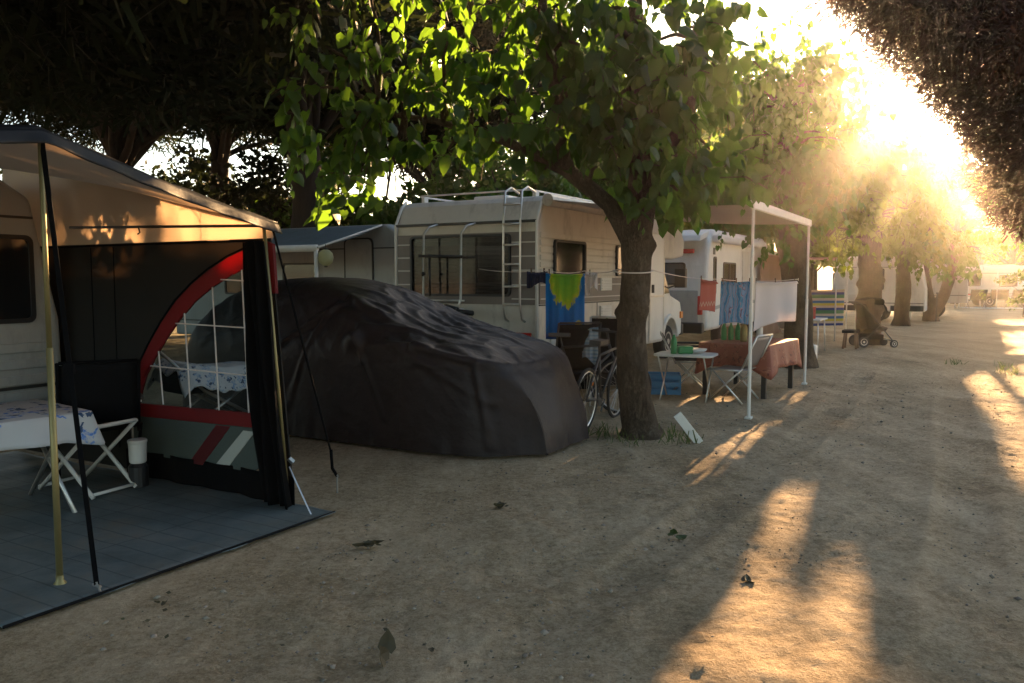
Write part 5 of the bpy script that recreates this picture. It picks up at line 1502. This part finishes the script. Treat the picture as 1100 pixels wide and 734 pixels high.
# white bucket on a low stand by the tent wall
bk = thing('bucket', 'small white bucket beside the striped lower tent wall', 'bucket', W(3.80, -5.50, 0.02)); bk.scale = (0.72, 0.72, 0.9)
q = MB(); q.lathe([(0.075, 0.20), (0.085, 0.21), (0.092, 0.37), (0.098, 0.375), (0.098, 0.395), (0.090, 0.40)], n=20); q.build('pail', M['plastic_white'], bk, smooth=False)
q = MB(); q.lathe([(0.10, 0.0), (0.10, 0.17), (0.07, 0.20)], n=16); q.build('stand', M['black_plastic'], bk)

# pushchair under a flowered cloth, seen through the tent window
def cloth_over():
    root = thing('pram', 'dark pram seen through the arched tent window', 'pram', W(4.9, -5.98, 0.08), HEAD + R(80))
    q = MB(); q.box((0, 0, 0.62), (0.42, 0.78, 0.20)); q.build('bassinet', M['fabric_black'], root, bevel=0.05)
    q = MB()
    for s in (-1, 1): q.tube([(s * 0.2, -0.40, 0.2), (s * 0.22, 0.2, 0.55), (s * 0.22, 0.62, 0.95)], 0.015, 8); q.tube([(s * 0.2, 0.36, 0.2), (s * 0.22, -0.2, 0.55)], 0.015, 8)
    q.tube([(-0.22, 0.62, 0.95), (0.22, 0.62, 0.95)], 0.015, 8); q.build('frame', M['alu'], root, smooth=True)
    for s in (-1, 1):
        for y in (-0.40, 0.38): wheel(root, (s * 0.24, y, 0.13), 0.13, 0.05, s)
    c = MB()
    def fn(s, t):
        y = -0.46 + 0.90 * s; x = (t - 0.5)
        z = 0.735 + 0.10 * max(0, s - 0.55) * 2 + 0.02 * noise.noise(Vector((s * 4, t * 4, 2)))
        e = max(0, abs(x) - 0.27) / 0.23
        return Vector((x * 0.80 - 0.06 * e * (1 if x > 0 else -1), y + 0.03 * noise.noise(Vector((t * 5, s * 3, 0))), z - 0.20 * e ** 1.3 - 0.14 * max(0, abs(s - 0.5) - 0.40) / 0.1 * (0.8 + 0.2 * math.sin(t * 17)) + 0.01 * math.sin(s * 40 + t * 9) * e))
    c.grid(fn, 50, 40); o = c.build('blanket', M['flower_cloth'], None, smooth=True, solid=0.006)
    o.location = root.location; o.rotation_euler = root.rotation_euler
    tag(o, 'white cloth with blue flowers draped over the pram behind the tent window', 'cloth')


cloth_over()


def hang(name, label, cat, p, q_, drop, m, wav=0.03, freq=9.0, skew=0.0, ragged=0.05, group=None, solid=0.006):
    """cloth pegged over a line between p and q_"""
    p, q_ = Vector(p), Vector(q_); base = p.lerp(q_, 0.5) - Vector((0, 0, drop))
    nn = (q_ - p).cross(Vector((0, 0, 1))).normalized(); sd = rng.uniform(0, 9)
    c = MB()
    def fn(s, t):
        tt = (t - 0.06) / 0.94
        back = t < 0.06
        a = p.lerp(q_, s)
        k = max(0.0, tt)
        off = wav * math.sin(s * freq + sd + k * 1.4) * (0.25 + 0.75 * k) + 0.4 * wav * math.sin(s * freq * 2.3 + sd)
        dd = drop * (1 + ragged * math.sin(s * 5 + sd) + skew * (s - 0.5))
        z = -dd * k - 0.015 * math.sin(math.pi * s)
        if back: return a + nn * (0.03) + Vector((0, 0, -0.05 + z)) - base
        return a + nn * off + Vector((0, 0, z)) - base
    c.grid(fn, 46, 34)
    o = c.build(name, M[m], None, smooth=True, solid=solid)
    o.location = base
    return tag(o, label, cat, group)


# clothes lines
def line(label, pts, sag=0.03):
    base = Vector(pts[0]); q = MB()
    out = []
    for a, b in zip(pts[:-1], pts[1:]):
        a, b = Vector(a), Vector(b)
        for k in range(8): t = k / 8; out.append(a.lerp(b, t) - Vector((0, 0, 4 * sag * t * (1 - t))) - base)
    out.append(Vector(pts[-1]) - base)
    q.tube(out, 0.0045, 6); o = q.build('clothes_line', M['fabric_white'], None, smooth=True); o.location = base
    return tag(o, label, 'clothes line')


T1 = Vector((1.22, 8.12, 0))
tl = MB(); tl.tube([T1 + Vector((0.195 * math.cos(t), 0.195 * math.sin(t), 1.68 + 0.02 * math.sin(t))) for t in np.linspace(0, 6.28, 25)], 0.007, 6)
tag(tl.build('rope', M['fabric_white'], None, smooth=True), 'pale rope tied round the big mulberry trunk', 'rope')
line('clothes line from the motorhome ladder to the big mulberry tree', [W(9.40, -5.95, 1.74), (0.42, 9.95, 1.71), (0.89, 9.85, 1.70), (1.10, 8.25, 1.70)])
line('clothes line from the big mulberry tree to the trunk behind the white sheet', [(1.40, 8.18, 1.70), W(10.44, -2.93, 1.60), W(12.0, -2.2, 1.60), (5.1, 14.3, 1.62)])


def towel_print():
    m = bpy.data.materials.new('towel_print'); m.use_nodes = True
    nt = m.node_tree; N, L = nt.nodes, nt.links; b = N['Principled BSDF']; b.inputs['Roughness'].default_value = 0.9
    tc = N.new('ShaderNodeTexCoord'); sx = N.new('ShaderNodeSeparateXYZ'); L.new(tc.outputs['Generated'], sx.inputs[0])
    u, v = sx.outputs[0], sx.outputs[2]
    nz = N.new('ShaderNodeTexNoise'); nz.inputs['Scale'].default_value = 7; nz.inputs['Detail'].default_value = 4; L.new(tc.outputs['Generated'], nz.inputs['Vector'])
    wob = math_node(nt, 'MULTIPLY', math_node(nt, 'SUBTRACT', nz.outputs[0], 0.5), 1.3)
    # an island-like shape hanging from the top edge
    du = math_node(nt, 'DIVIDE', math_node(nt, 'SUBTRACT', u, 0.52), 0.44)
    dv = math_node(nt, 'DIVIDE', math_node(nt, 'SUBTRACT', v, 0.98), 0.50)
    d = math_node(nt, 'ADD', math_node(nt, 'ADD', math_node(nt, 'POWER', math_node(nt, 'ABSOLUTE', du), 2.0), math_node(nt, 'POWER', math_node(nt, 'ABSOLUTE', dv), 2.0)), wob)
    isl = ramp(nt, d, [(0.0, (0.16, 0.42, 0.03)), (0.55, (0.30, 0.50, 0.02)), (0.82, (0.60, 0.55, 0.02)), (0.95, (0.0, 0.17, 0.50))], 'LINEAR')
    # small emblem low on the right
    e2 = math_node(nt, 'ADD', math_node(nt, 'POWER', math_node(nt, 'ABSOLUTE', math_node(nt, 'DIVIDE', math_node(nt, 'SUBTRACT', u, 0.84), 0.10)), 2.0), math_node(nt, 'POWER', math_node(nt, 'ABSOLUTE', math_node(nt, 'DIVIDE', math_node(nt, 'SUBTRACT', v, 0.23), 0.09)), 2.0))
    em = math_node(nt, 'LESS_THAN', math_node(nt, 'ADD', e2, wob), 0.8)
    mx = N.new('ShaderNodeMix'); mx.data_type = 'RGBA'; L.new(em, mx.inputs[0]); L.new(isl, mx.inputs[6]); mx.inputs[7].default_value = (0.5, 0.5, 0.12, 1)
    hem = math_node(nt, 'LESS_THAN', v, 0.10)
    mx2 = N.new('ShaderNodeMix'); mx2.data_type = 'RGBA'; L.new(hem, mx2.inputs[0]); L.new(mx.outputs[2], mx2.inputs[6]); mx2.inputs[7].default_value = (0.01, 0.09, 0.34, 1)
    L.new(mx2.outputs[2], b.inputs['Base Color'])
    t = N.new('ShaderNodeBsdfTranslucent'); L.new(mx2.outputs[2], t.inputs[0]); ms = N.new('ShaderNodeMixShader'); ms.inputs[0].default_value = 0.3
    L.new(b.outputs[0], ms.inputs[1]); L.new(t.outputs[0], ms.inputs[2]); L.new(ms.outputs[0], N['Material Output'].inputs['Surface'])
    return m


def wave_print(name, cols, scale):
    m = bpy.data.materials.new(name); m.use_nodes = True
    nt = m.node_tree; N, L = nt.nodes, nt.links; b = N['Principled BSDF']; b.inputs['Roughness'].default_value = 0.9
    tc = N.new('ShaderNodeTexCoord'); wv = N.new('ShaderNodeTexWave'); wv.inputs['Scale'].default_value = scale; wv.inputs['Distortion'].default_value = 9; wv.inputs['Detail'].default_value = 3
    wv.inputs['Detail Scale'].default_value = 1.2
    L.new(tc.outputs['Generated'], wv.inputs['Vector'])
    c = ramp(nt, wv.outputs[1], cols); L.new(c, b.inputs['Base Color'])
    t = N.new('ShaderNodeBsdfTranslucent'); L.new(c, t.inputs[0]); ms = N.new('ShaderNodeMixShader'); ms.inputs[0].default_value = 0.4
    L.new(b.outputs[0], ms.inputs[1]); L.new(t.outputs[0], ms.inputs[2]); L.new(ms.outputs[0], N['Material Output'].inputs['Surface'])
    return m


M['towel_print'] = towel_print()
M['wave_print'] = wave_print('wave_print', [(0.0, (0.03, 0.16, 0.32)), (0.35, (0.10, 0.34, 0.50)), (0.55, (0.30, 0.27, 0.33)), (0.7, (0.07, 0.07, 0.12)), (0.85, (0.14, 0.32, 0.50))], 1.6)

def coral_print():
    m = bpy.data.materials.new('coral_print'); m.use_nodes = True
    nt = m.node_tree; N, L = nt.nodes, nt.links; b = N['Principled BSDF']; b.inputs['Roughness'].default_value = 0.9
    tc = N.new('ShaderNodeTexCoord'); sx = N.new('ShaderNodeSeparateXYZ'); L.new(tc.outputs['Generated'], sx.inputs[0])
    v = sx.outputs[2]
    wv = math_node(nt, 'MULTIPLY', math_node(nt, 'SINE', math_node(nt, 'MULTIPLY', sx.outputs[0], 46.0)), 0.045)
    d = math_node(nt, 'ABSOLUTE', math_node(nt, 'SUBTRACT', math_node(nt, 'ADD', v, wv), 0.27))
    mk = math_node(nt, 'MULTIPLY', math_node(nt, 'LESS_THAN', d, 0.028), 0.6)
    mx = N.new('ShaderNodeMix'); mx.data_type = 'RGBA'; L.new(mk, mx.inputs[0]); mx.inputs[6].default_value = (0.42, 0.085, 0.06, 1); mx.inputs[7].default_value = (0.6, 0.45, 0.36, 1)
    L.new(mx.outputs[2], b.inputs['Base Color'])
    t = N.new('ShaderNodeBsdfTranslucent'); L.new(mx.outputs[2], t.inputs[0]); ms = N.new('ShaderNodeMixShader'); ms.inputs[0].default_value = 0.25
    L.new(b.outputs[0], ms.inputs[1]); L.new(t.outputs[0], ms.inputs[2]); L.new(ms.outputs[0], N['Material Output'].inputs['Surface'])
    return m


M['coral_print'] = coral_print()
CL = 'washing hung on the lines'
hang('towel', 'bright blue beach towel printed with a yellow-green island shape', 'towel', (0.42, 9.95, 1.70), (0.89, 9.85, 1.69), 0.84, 'towel_print', wav=0.02, freq=14, ragged=0.015, group=CL)
hang('garment', 'dark navy garment hung left of the blue beach towel', 'garment', (0.19, 10.02, 1.70), (0.44, 9.97, 1.70), 0.17, 'fabric_navy', wav=0.03, freq=16, ragged=0.25, group=CL)
hang('garment', 'small pale garment hanging right of the blue beach towel', 'garment', (0.91, 9.82, 1.69), (1.04, 9.74, 1.69), 0.22, 'fabric_white', wav=0.03, freq=13, ragged=0.3, group=CL)
hang('tea_towel', 'light checked cloth hanging over the black chair right of the covered car', 'tea towel', (0.86, 9.80, 1.06), (1.05, 9.74, 1.03), 0.44, 'check', wav=0.015, freq=9, ragged=0.1, group=CL)
def row2(t):       # points of the second line
    a, b = W(10.44, -2.93, 1.59), W(12.0, -2.2, 1.59)
    p0 = Vector((1.40, 8.18, 1.69))
    return a.lerp(b, t) if t >= 0 else a.lerp(p0, -t)
hang('towel', 'coral red towel on the line between the two motorhomes', 'towel', row2(-0.30), row2(-0.02), 0.40, 'coral_print', wav=0.02, freq=6, skew=0.05, ragged=0.03, group=CL)
hang('towel', 'blue and grey patterned towel left of the awning leg', 'towel', row2(0.04), row2(0.40), 0.58, 'wave_print', wav=0.02, freq=8, group=CL)
hang('sheet', 'white sheet hanging from the clothes line over the red-clothed table', 'sheet', row2(0.44), row2(0.98), 0.62, 'fabric_white', wav=0.025, freq=6, skew=-0.18, ragged=0.06, group=CL)


def pegs(pts):
    for k, p in enumerate(pts):
        q = MB()
        for s in (-1, 1): q.box((0, s * 0.006, -0.012), (0.012, 0.007, 0.075))
        q.box((0, 0, 0.0), (0.014, 0.016, 0.008))
        o = q.build('clothes_peg', M['wood'], None); o.location = p; o.rotation_euler = (0, 0, rng.uniform(0, 3))
        tag(o, 'small wooden clothes peg clipping washing to a line', 'peg', 'pegs on the clothes lines')


pegs([(0.24, 10.01, 1.71), (0.40, 9.98, 1.71), (0.46, 9.94, 1.70), (0.85, 9.86, 1.69), (0.95, 9.80, 1.69)] + [tuple(row2(t)) for t in (-0.28, -0.05, 0.06, 0.22, 0.38, 0.46, 0.7, 0.95)])

# white folding table with things on it
ft = thing('folding_table', 'small white folding table right of the tree trunk', 'table', W(10.35, -3.30), HEAD + R(95))
q = MB(); q.prism(rrect(0.78, 0.55, 0.10), (0, 0, 0.585), (1, 0, 0), (0, 1, 0), (0, 0, 1), 0, 0.03); q.build('tabletop', M['plastic_white'], ft, bevel=0.008)
for sx in (-1, 1):
    for s in (-1, 1):
        q = MB(); q.tube([(sx * 0.30 + 0.02 * s, s * 0.22, 0.58), (sx * 0.30 + 0.02 * s, -s * 0.26, 0.01)], 0.011, 8); q.build('leg', M['alu'], ft, smooth=True)


def bottle(label, loc, h, r_, m, cap='plastic_white', group=None):
    o = thing('bottle', label, 'bottle', loc, 0, group)
    q = MB(); q.lathe([(r_ * 0.9, 0), (r_, 0.01), (r_, h * 0.6), (r_ * 0.85, h * 0.70), (r_ * 0.36, h * 0.86), (r_ * 0.34, h * 0.95)], n=16); q.build('body', M[m], o, smooth=True)
    q = MB(); q.lathe([(r_ * 0.42, h * 0.94), (r_ * 0.42, h)], n=12); q.build('cap', M[cap], o)
    return o


bottle('green bottle standing on the white folding table', W(10.2, -3.42, 0.617), 0.27, 0.042, 'plastic_green')
q = MB(); q.lathe([(0.05, 0), (0.12, 0.03), (0.14, 0.06), (0.13, 0.06)], n=24); o = q.build('plate', M['plastic_white'], None, smooth=True); o.location = W(10.42, -3.18, 0.617); tag(o, 'white dish lying on the white folding table', 'dish')
q = MB(); q.box((0, 0, 0.05), (0.2, 0.14, 0.10)); o = q.build('storage_tub', M['plastic_green'], None, bevel=0.02); o.location = W(10.3, -3.30, 0.617); tag(o, 'dark green tub beside the bottle on the white folding table', 'tub')
TB = 'bottles on the red-clothed table'
bottle('pale bottle with a white spray top on the red-clothed table', W(11.55, -2.62, 0.73), 0.28, 0.045, 'plastic_white', group=TB)
bottle('brownish bottle beside the awning leg on the red-clothed table', W(11.3, -2.78, 0.73), 0.30, 0.05, 'brass_pole', 'dark_metal', group=TB)
BT = 'green bottles in a pack on the red-clothed table'
for k in range(3):
    bottle('green drink bottle in a tight row at the left of the red-clothed table', W(11.45 + 0.06 * k, -3.10 + 0.085 * k, 0.73), 0.26, 0.04, 'plastic_green', group=BT)

# crates and boxes round the tree
def crate(label, loc, rz, d, m, group=None):
    o = thing('crate', label, 'crate', loc, rz, group)
    w, l, h = d; q = MB()
    q.box((0, 0, 0.01), (w, l, 0.02))
    for s in (-1, 1):
        for k in range(3):
            z = 0.04 + (h - 0.05) * k / 2
            q.box((s * w / 2, 0, z), (0.012, l, h * 0.24)); q.box((0, s * l / 2, z + 0.001), (w - 0.014, 0.012, h * 0.24))
    for sx in (-1, 1):
        for sy in (-1, 1): q.box((sx * (w / 2 - 0.004), sy * (l / 2 - 0.004), h / 2), (0.03, 0.03, h + 0.01))
    q.build('body', M[m], o)
    return o


crate('bright blue crate on the ground under the white folding table', W(10.75, -3.75), HEAD + R(20), (0.34, 0.46, 0.26), 'plastic_blue')
bx = MB(); bx.box((0, 0, 0.14), (0.5, 0.4, 0.28)); bx.box((0, 0, 0.295), (0.52, 0.42, 0.03)); o = bx.build('cool_box', M['plastic_red'], None, bevel=0.02); o.location = W(11.6, -4.6, 0.0); o.rotation_euler = (0, 0, HEAD); tag(o, 'red cool box by the motorhome side behind the tree', 'cool box')
bottle('green bottle standing on the bicycle-side table behind the tree', W(10.6, -4.55, 0.80), 0.26, 0.04, 'plastic_green')
cb = thing('side_cupboard', 'dark folding camp cupboard against the motorhome side', 'cupboard', W(10.6, -4.70), HEAD)
q = MB(); q.box((0, 0, 0.42), (0.9, 0.42, 0.72)); q.build('body', M['fabric_black'], cb, bevel=0.02)
q = MB(); q.box((0, 0, 0.79), (0.94, 0.46, 0.02)); q.build('top', M['alu'], cb)

# board leaning at the foot of the tree
bd = MB(); bd.box((0, 0, 0.0), (0.085, 0.016, 0.36), Matrix.Rotation(R(-38), 3, 'Y')); o = bd.build('marker_board', M['plastic_white'], None, bevel=0.004); o.location = (1.72, 7.72, 0.145); o.rotation_euler = (0, 0, R(-6)); tag(o, 'narrow white board leaning at the foot of the big mulberry tree', 'board')


def bicycle(label, loc, rz, group, lean=0.0, fr='dark_metal'):
    t = thing('bicycle', label, 'bicycle', loc, rz, group); t.rotation_euler = (R(lean), 0, rz)
    rad = 0.33
    for x in (-0.52, 0.52):
        q = MB(); q.tube([(x + rad * math.cos(a), 0, rad + rad * math.sin(a)) for a in np.linspace(0, 2 * math.pi, 33)], 0.018, 8, caps=False); w = q.build('wheel', M['rubber'], t, smooth=True)
        q = MB(); q.tube([(x + (rad - 0.025) * math.cos(a), 0, rad + (rad - 0.025) * math.sin(a)) for a in np.linspace(0, 2 * math.pi, 33)], 0.009, 6, caps=False)
        for k in range(16):
            a = 2 * math.pi * k / 16; q.tube([(x, 0, rad), (x + (rad - 0.02) * math.cos(a), 0, rad + (rad - 0.02) * math.sin(a))], 0.0016, 4)
        q.build('rim', M['alu'], w)
        q = MB(); q.box((x + 0.15, 0, rad + 0.16), (0.07, 0.012, 0.035)); q.build('reflector', M['orange_light'], w)
    q = MB()
    B, S, H, Rr, Fr = (-0.06, 0, 0.29), (-0.20, 0, 0.78), (0.36, 0, 0.82), (-0.52, 0, rad), (0.52, 0, rad)
    for a, b in ((B, S), (B, (0.38, 0, 0.72)), (S, H), (B, Rr), (S, Rr), (H, Fr), ((0.38, 0, 0.72), H)): q.tube([a, b], 0.016, 8)
    q.build('frame', M[fr], t, smooth=True)
    q = MB(); q.tube([H, (0.33, 0, 0.98)], 0.014, 8); q.tube([(0.28, -0.28, 1.0), (0.35, -0.12, 1.0), (0.35, 0.12, 1.0), (0.28, 0.28, 1.0)], 0.013, 8); q.build('handlebar', M['black_plastic'], t, smooth=True)
    q = MB(); q.tube([S, (-0.23, 0, 0.90)], 0.013, 8); q.box((-0.24, 0, 0.93), (0.26, 0.13, 0.05)); q.build('saddle', M['black_plastic'], t, bevel=0.015)
    q = MB(); q.lathe([(0.085, -0.004), (0.085, 0.004)], B, 20, (0, 1, 0)); q.tube([(B[0] - 0.1, -0.05, B[2] - 0.12), (B[0], -0.05, B[2]), (B[0], 0.05, B[2]), (B[0] + 0.1, 0.05, B[2] + 0.12)], 0.01, 6); q.build('cranks', M['dark_metal'], t)
    return t


BC = 'bicycles between the covered car and the tree'
bicycle('dark bicycle standing close to the nose of the covered car', (0.98, 8.80, 0), R(64), BC, lean=4)
bicycle('dark bicycle half hidden behind the big mulberry trunk', (0.80, 9.55, 0), R(-8), BC, lean=-5)

# pushchair, stool, jerrycan and gas bottle down the road
def pushchair():
    t = thing('pushchair', 'black pushchair parked in front of the lumpy tree trunk', 'pushchair', W(20.75, -2.05), HEAD - R(62)); t.scale = (1.0, 1.1, 1.0)
    # local +x is forward
    q = MB(); q.prism([(-0.22, 0.42), (0.20, 0.38), (0.26, 0.46), (-0.06, 0.56), (-0.28, 1.02), (-0.38, 1.00)], (0, 0, 0), (1, 0, 0), (0, 0, 1), (0, 1, 0), -0.2, 0.2); q.build('seat', M['fabric_black'], t, bevel=0.03)
    q = MB(); q.grid(lambda s, u: Vector((-0.34 + 0.46 * math.sin(s * 1.9), (u - 0.5) * 0.46, 0.86 + 0.30 * math.cos((s - 0.35) * 1.7))), 10, 6); q.build('hood', M['fabric_black'], t, smooth=True, solid=0.012)
    q = MB()
    for y in (-0.23, 0.23):
        q.tube([(-0.50, y, 1.06), (-0.34, y, 0.98), (0.34, y, 0.16)], 0.013, 8); q.tube([(0.05, y, 0.52), (-0.34, y, 0.14)], 0.013, 8)
    q.tube([(-0.50, -0.23, 1.06), (-0.50, 0.23, 1.06)], 0.016, 8); q.tube([(0.34, -0.23, 0.16), (0.34, 0.23, 0.16)], 0.012, 8); q.build('frame', M['dark_metal'], t, smooth=True)
    q = MB(); q.box((-0.05, 0, 0.24), (0.42, 0.36, 0.12)); q.build('basket', M['fabric_black'], t, bevel=0.02)
    for x, r_ in ((0.36, 0.09), (-0.34, 0.13)):
        for s in (-1, 1): wheel(t, (x, s * 0.26, r_), r_, 0.045, s)


pushchair()
st = thing('stool', 'small dark wooden stool left of the pushchair', 'stool', W(19.9, -2.45), HEAD)
q = MB(); q.box((0, 0, 0.40), (0.42, 0.34, 0.07)); q.build('seat', M['fabric_black'], st, bevel=0.015)
for sx in (-1, 1):
    for sy in (-1, 1):
        q = MB(); q.tube([(sx * 0.15, sy * 0.11, 0.38), (sx * 0.18, sy * 0.14, 0.0)], 0.024, 8); q.build('leg', M['wood'], st, smooth=True)
jc = thing('jerrycan', 'white water container on the ground beside the far awning leg', 'jerrycan', W(16.2, -2.75), HEAD)
q = MB(); q.box((0, 0, 0.17), (0.22, 0.32, 0.34)); q.build('body', M['plastic_white'], jc, bevel=0.035)
q = MB(); q.tube([(0, -0.09, 0.34), (0, -0.07, 0.39), (0, 0.05, 0.39), (0, 0.07, 0.34)], 0.015, 8); q.build('handle', M['plastic_white'], jc, smooth=True)
q = MB(); q.lathe([(0.03, 0.33), (0.03, 0.38)], (0, 0.12, 0), 12); q.build('cap', M['plastic_blue'], jc)
gb = thing('gas_bottle', 'white gas bottle in front of the grey box trailer', 'gas bottle', W(35.0, -2.3))
q = MB(); q.lathe([(0.12, 0), (0.16, 0.03), (0.17, 0.10), (0.17, 0.48), (0.13, 0.58), (0.05, 0.62)], n=20); q.build('body', M['plastic_white'], gb, smooth=True)
q = MB(); q.lathe([(0.10, 0.56), (0.10, 0.70), (0.085, 0.70)], n=16); q.tube([(0, 0, 0.6), (0, 0, 0.68)], 0.03, 8); q.build('collar', M['dark_metal'], gb)
sk = MB(); sk.tube([(0, 0, 0), (0.02, 0, 1.05)], 0.03, 8); sk.lathe([(0.05, 1.04), (0.05, 1.10)], (0.02, 0, 0), 8); o = sk.build('stake', M['dark_metal'], None); o.location = (16.0, 30.2, 0); tag(o, 'thin grey stake in front of the forked mulberry tree', 'stake')

# table, stool and windbreak under the pink-grey awning
tt = thing('folding_table', 'white folding table at the left end of the pink-grey awning', 'table', W(18.6, -3.15), HEAD)
q = MB(); q.box((0, 0, 0.72), (1.0, 0.62, 0.035)); q.build('tabletop', M['plastic_white'], tt, bevel=0.01)
for sx in (-1, 1):
    for sy in (-1, 1):
        q = MB(); q.tube([(sx * 0.42, sy * 0.25, 0.70), (sx * 0.45, sy * 0.27, 0.0)], 0.016, 8); q.build('leg', M['alu'], tt, smooth=True)
q = MB(); q.box((0, 0, 0.12), (0.34, 0.3, 0.24)); q.box((0, 0, 0.25), (0.36, 0.32, 0.02)); o = q.build('storage_box', M['fabric_coral'], None, bevel=0.02); o.location = W(18.4, -3.2, 0.74); tag(o, 'reddish box on the white table under the pink-grey awning', 'box')
camp_chair('pale folding chair behind the white table under the pink-grey awning', W(19.2, -3.6), HEAD + R(30), 'canvas', 'alu', arms=False)
wb = hang('windbreak', 'windbreak cloth with blue, cream and yellow stripes under the pink-grey awning', 'windbreak', W(21.95, -4.4, 1.35), W(23.2, -3.05, 1.35), 1.0, 'windbreak', wav=0.03, freq=7, ragged=0.02)

# far pitch: table with red top, chairs, pale sheet in place of sunlit ground
ff = thing('picnic_table', 'far picnic table with a red top under the white awning', 'table', (25.7, 45.0, 0), R(-12))
q = MB(); q.box((0, 0, 0.74), (1.5, 0.8, 0.06)); q.build('tabletop', M['plastic_red'], ff, bevel=0.01)
for sx in (-1, 1):
    for sy in (-1, 1):
        q = MB(); q.tube([(sx * 0.6, sy * 0.3, 0.72), (sx * 0.66, sy * 0.34, 0)], 0.03, 8); q.build('leg', M['plastic_white'], ff, smooth=True)
FC = 'dark chairs on the far pitch'
c1 = camp_chair('dark chair left of the far red-topped table', (25.6, 44.2, 0), R(170), 'fabric_black', 'dark_metal', FC, hback=1.0, w=0.8)
dup(c1, (27.0, 44.4, 0), R(150), 'dark blue-black chair right of the far red-topped table')
dup(c1, (28.6, 44.8, 0), R(200), 'dark chair farthest right on the far pitch below the caravan window')
dup(c1, (27.8, 44.3, 0), R(185), 'dark chair between two others right of the far red-topped table')
fm = MB(); fm.grid(lambda s, t: Vector((-2.3 + 4.8 * s, -1.5 + 2.6 * t, 0.012 + 0.004 * noise.noise(Vector((s * 9, t * 9, 0))))), 20, 12); o = fm.build('groundsheet', M['plastic_white'], None, smooth=True, solid=0.006); o.location = (27.4, 44.2, 0); o.rotation_euler = (0, 0, R(-12)); tag(o, 'pale sheet standing in for sunlit ground on the far pitch', 'groundsheet')

# parasol folded at the far right
ps = thing('parasol', 'folded pale parasol leaning at the right edge of the far pitch', 'parasol', (30.0, 45.0, 0)); ps.rotation_euler = (0, R(18), 0)
q = MB(); q.tube([(0, 0, 0), (0, 0, 2.3)], 0.025, 8); q.build('pole', M['white_metal'], ps)
q = MB(); q.lathe([(0.03, 2.28), (0.07, 2.1), (0.13, 1.5), (0.16, 1.0), (0.10, 0.85)], n=14); q.build('canopy', M['fabric_white'], ps, smooth=True)


# ------------------------------------------------------------------ fallen leaves and litter
def fallen(label, x, y, s, up=0.3, n=5, m='dry_leaf', group='dead leaves lying on the road'):
    q = MB()
    for k in range(n):
        a = rng.uniform(0, 6.28); c = Vector((rng.normal(0, s * 0.35), rng.normal(0, s * 0.35), 0.008 + 0.3 * s * rng.random()))
        d = Vector((math.cos(a), math.sin(a), rng.uniform(-0.1, up))).normalized(); e = d.cross(Vector((rng.normal(0, 0.5), rng.normal(0, 0.5), 1))).normalized(); f = d.cross(e)
        vs = []
        for hx, hy, hz in HEART: vs.append(c + (e * hx + d * hy + f * (hz * 2.2 + 0.25 * abs(hx))) * s)
        vs = [Vector((v.x, v.y, max(v.z, 0.004))) for v in vs]
        q.add(vs, [tuple(t) for t in HEARTQ])
    o = q.build('fallen_leaf', M[m], None, solid=0.002, recalc=False); o.location = (x, y, 0); tag(o, label, 'dead leaves', group)


fallen('crumpled dead leaves in the middle of the road below the covered car', -0.10, 5.48, 0.065)
fallen('long clump of dead leaves left of the road middle, below the guy line peg', -0.86, 4.68, 0.07, n=6)
fallen('dark curled leaf standing up nearest the bottom of the picture', -0.53, 3.20, 0.09, up=2.5, n=2)
fallen('greenish leaf lying in the shade left of the lit strip', 1.0, 4.82, 0.07, n=2, m='weed')
fallen('pair of dead leaves at the edge of the lit strip', 1.24, 4.13, 0.06, n=3)
fallen('small dead leaf close to the edge of the groundsheet', -1.71, 3.83, 0.028, n=3)
fallen('small leaf fragment right of the standing curled leaf', -0.33, 3.33, 0.025, n=2)


def build_litter():
    P, D, S = [], [], []
    for _ in range(1500):
        y = 2.4 + 12 * rng.random() ** 1.3; x = rng.uniform(-0.5 * y, 0.68 * y)
        if x * 0.866 - y * 0.5 < -3.6: continue
        P.append((x, y, 0.006)); a = rng.uniform(0, 6.28); D.append((math.cos(a), math.sin(a), rng.uniform(0, 0.35))); S.append(0.01 + 0.025 * rng.random() ** 2)
    k = len(P); Nn = rng.normal(0, 0.35, (k, 3)); Nn[:, 2] = 1
    o = leaf_mesh('litter', P, D, Nn, S, SMALL, SMALLQ, M['dry_leaf'], None, carve=False)
    tag(o, 'bits of dry leaf and twig scattered over the road', 'litter', kind='stuff')


build_litter()

# ------------------------------------------------------------------ haze volume added to make the flare-like glow round the low sun
def build_haze(density):
    q = MB(); q.box((0, 95, 9.0), (560, 450, 22.0))
    m = bpy.data.materials.new('haze'); m.use_nodes = True
    N, L = m.node_tree.nodes, m.node_tree.links
    N.remove(N['Principled BSDF'])
    v = N.new('ShaderNodeVolumePrincipled')
    v.inputs['Color'].default_value = (0.94, 0.91, 0.87, 1)
    v.inputs['Density'].default_value = density
    v.inputs['Anisotropy'].default_value = 0.90
    L.new(v.outputs[0], N['Material Output'].inputs['Volume'])
    o = q.build('haze', m, None)
    tag(o, kind='stuff')
build_haze(0.00065)
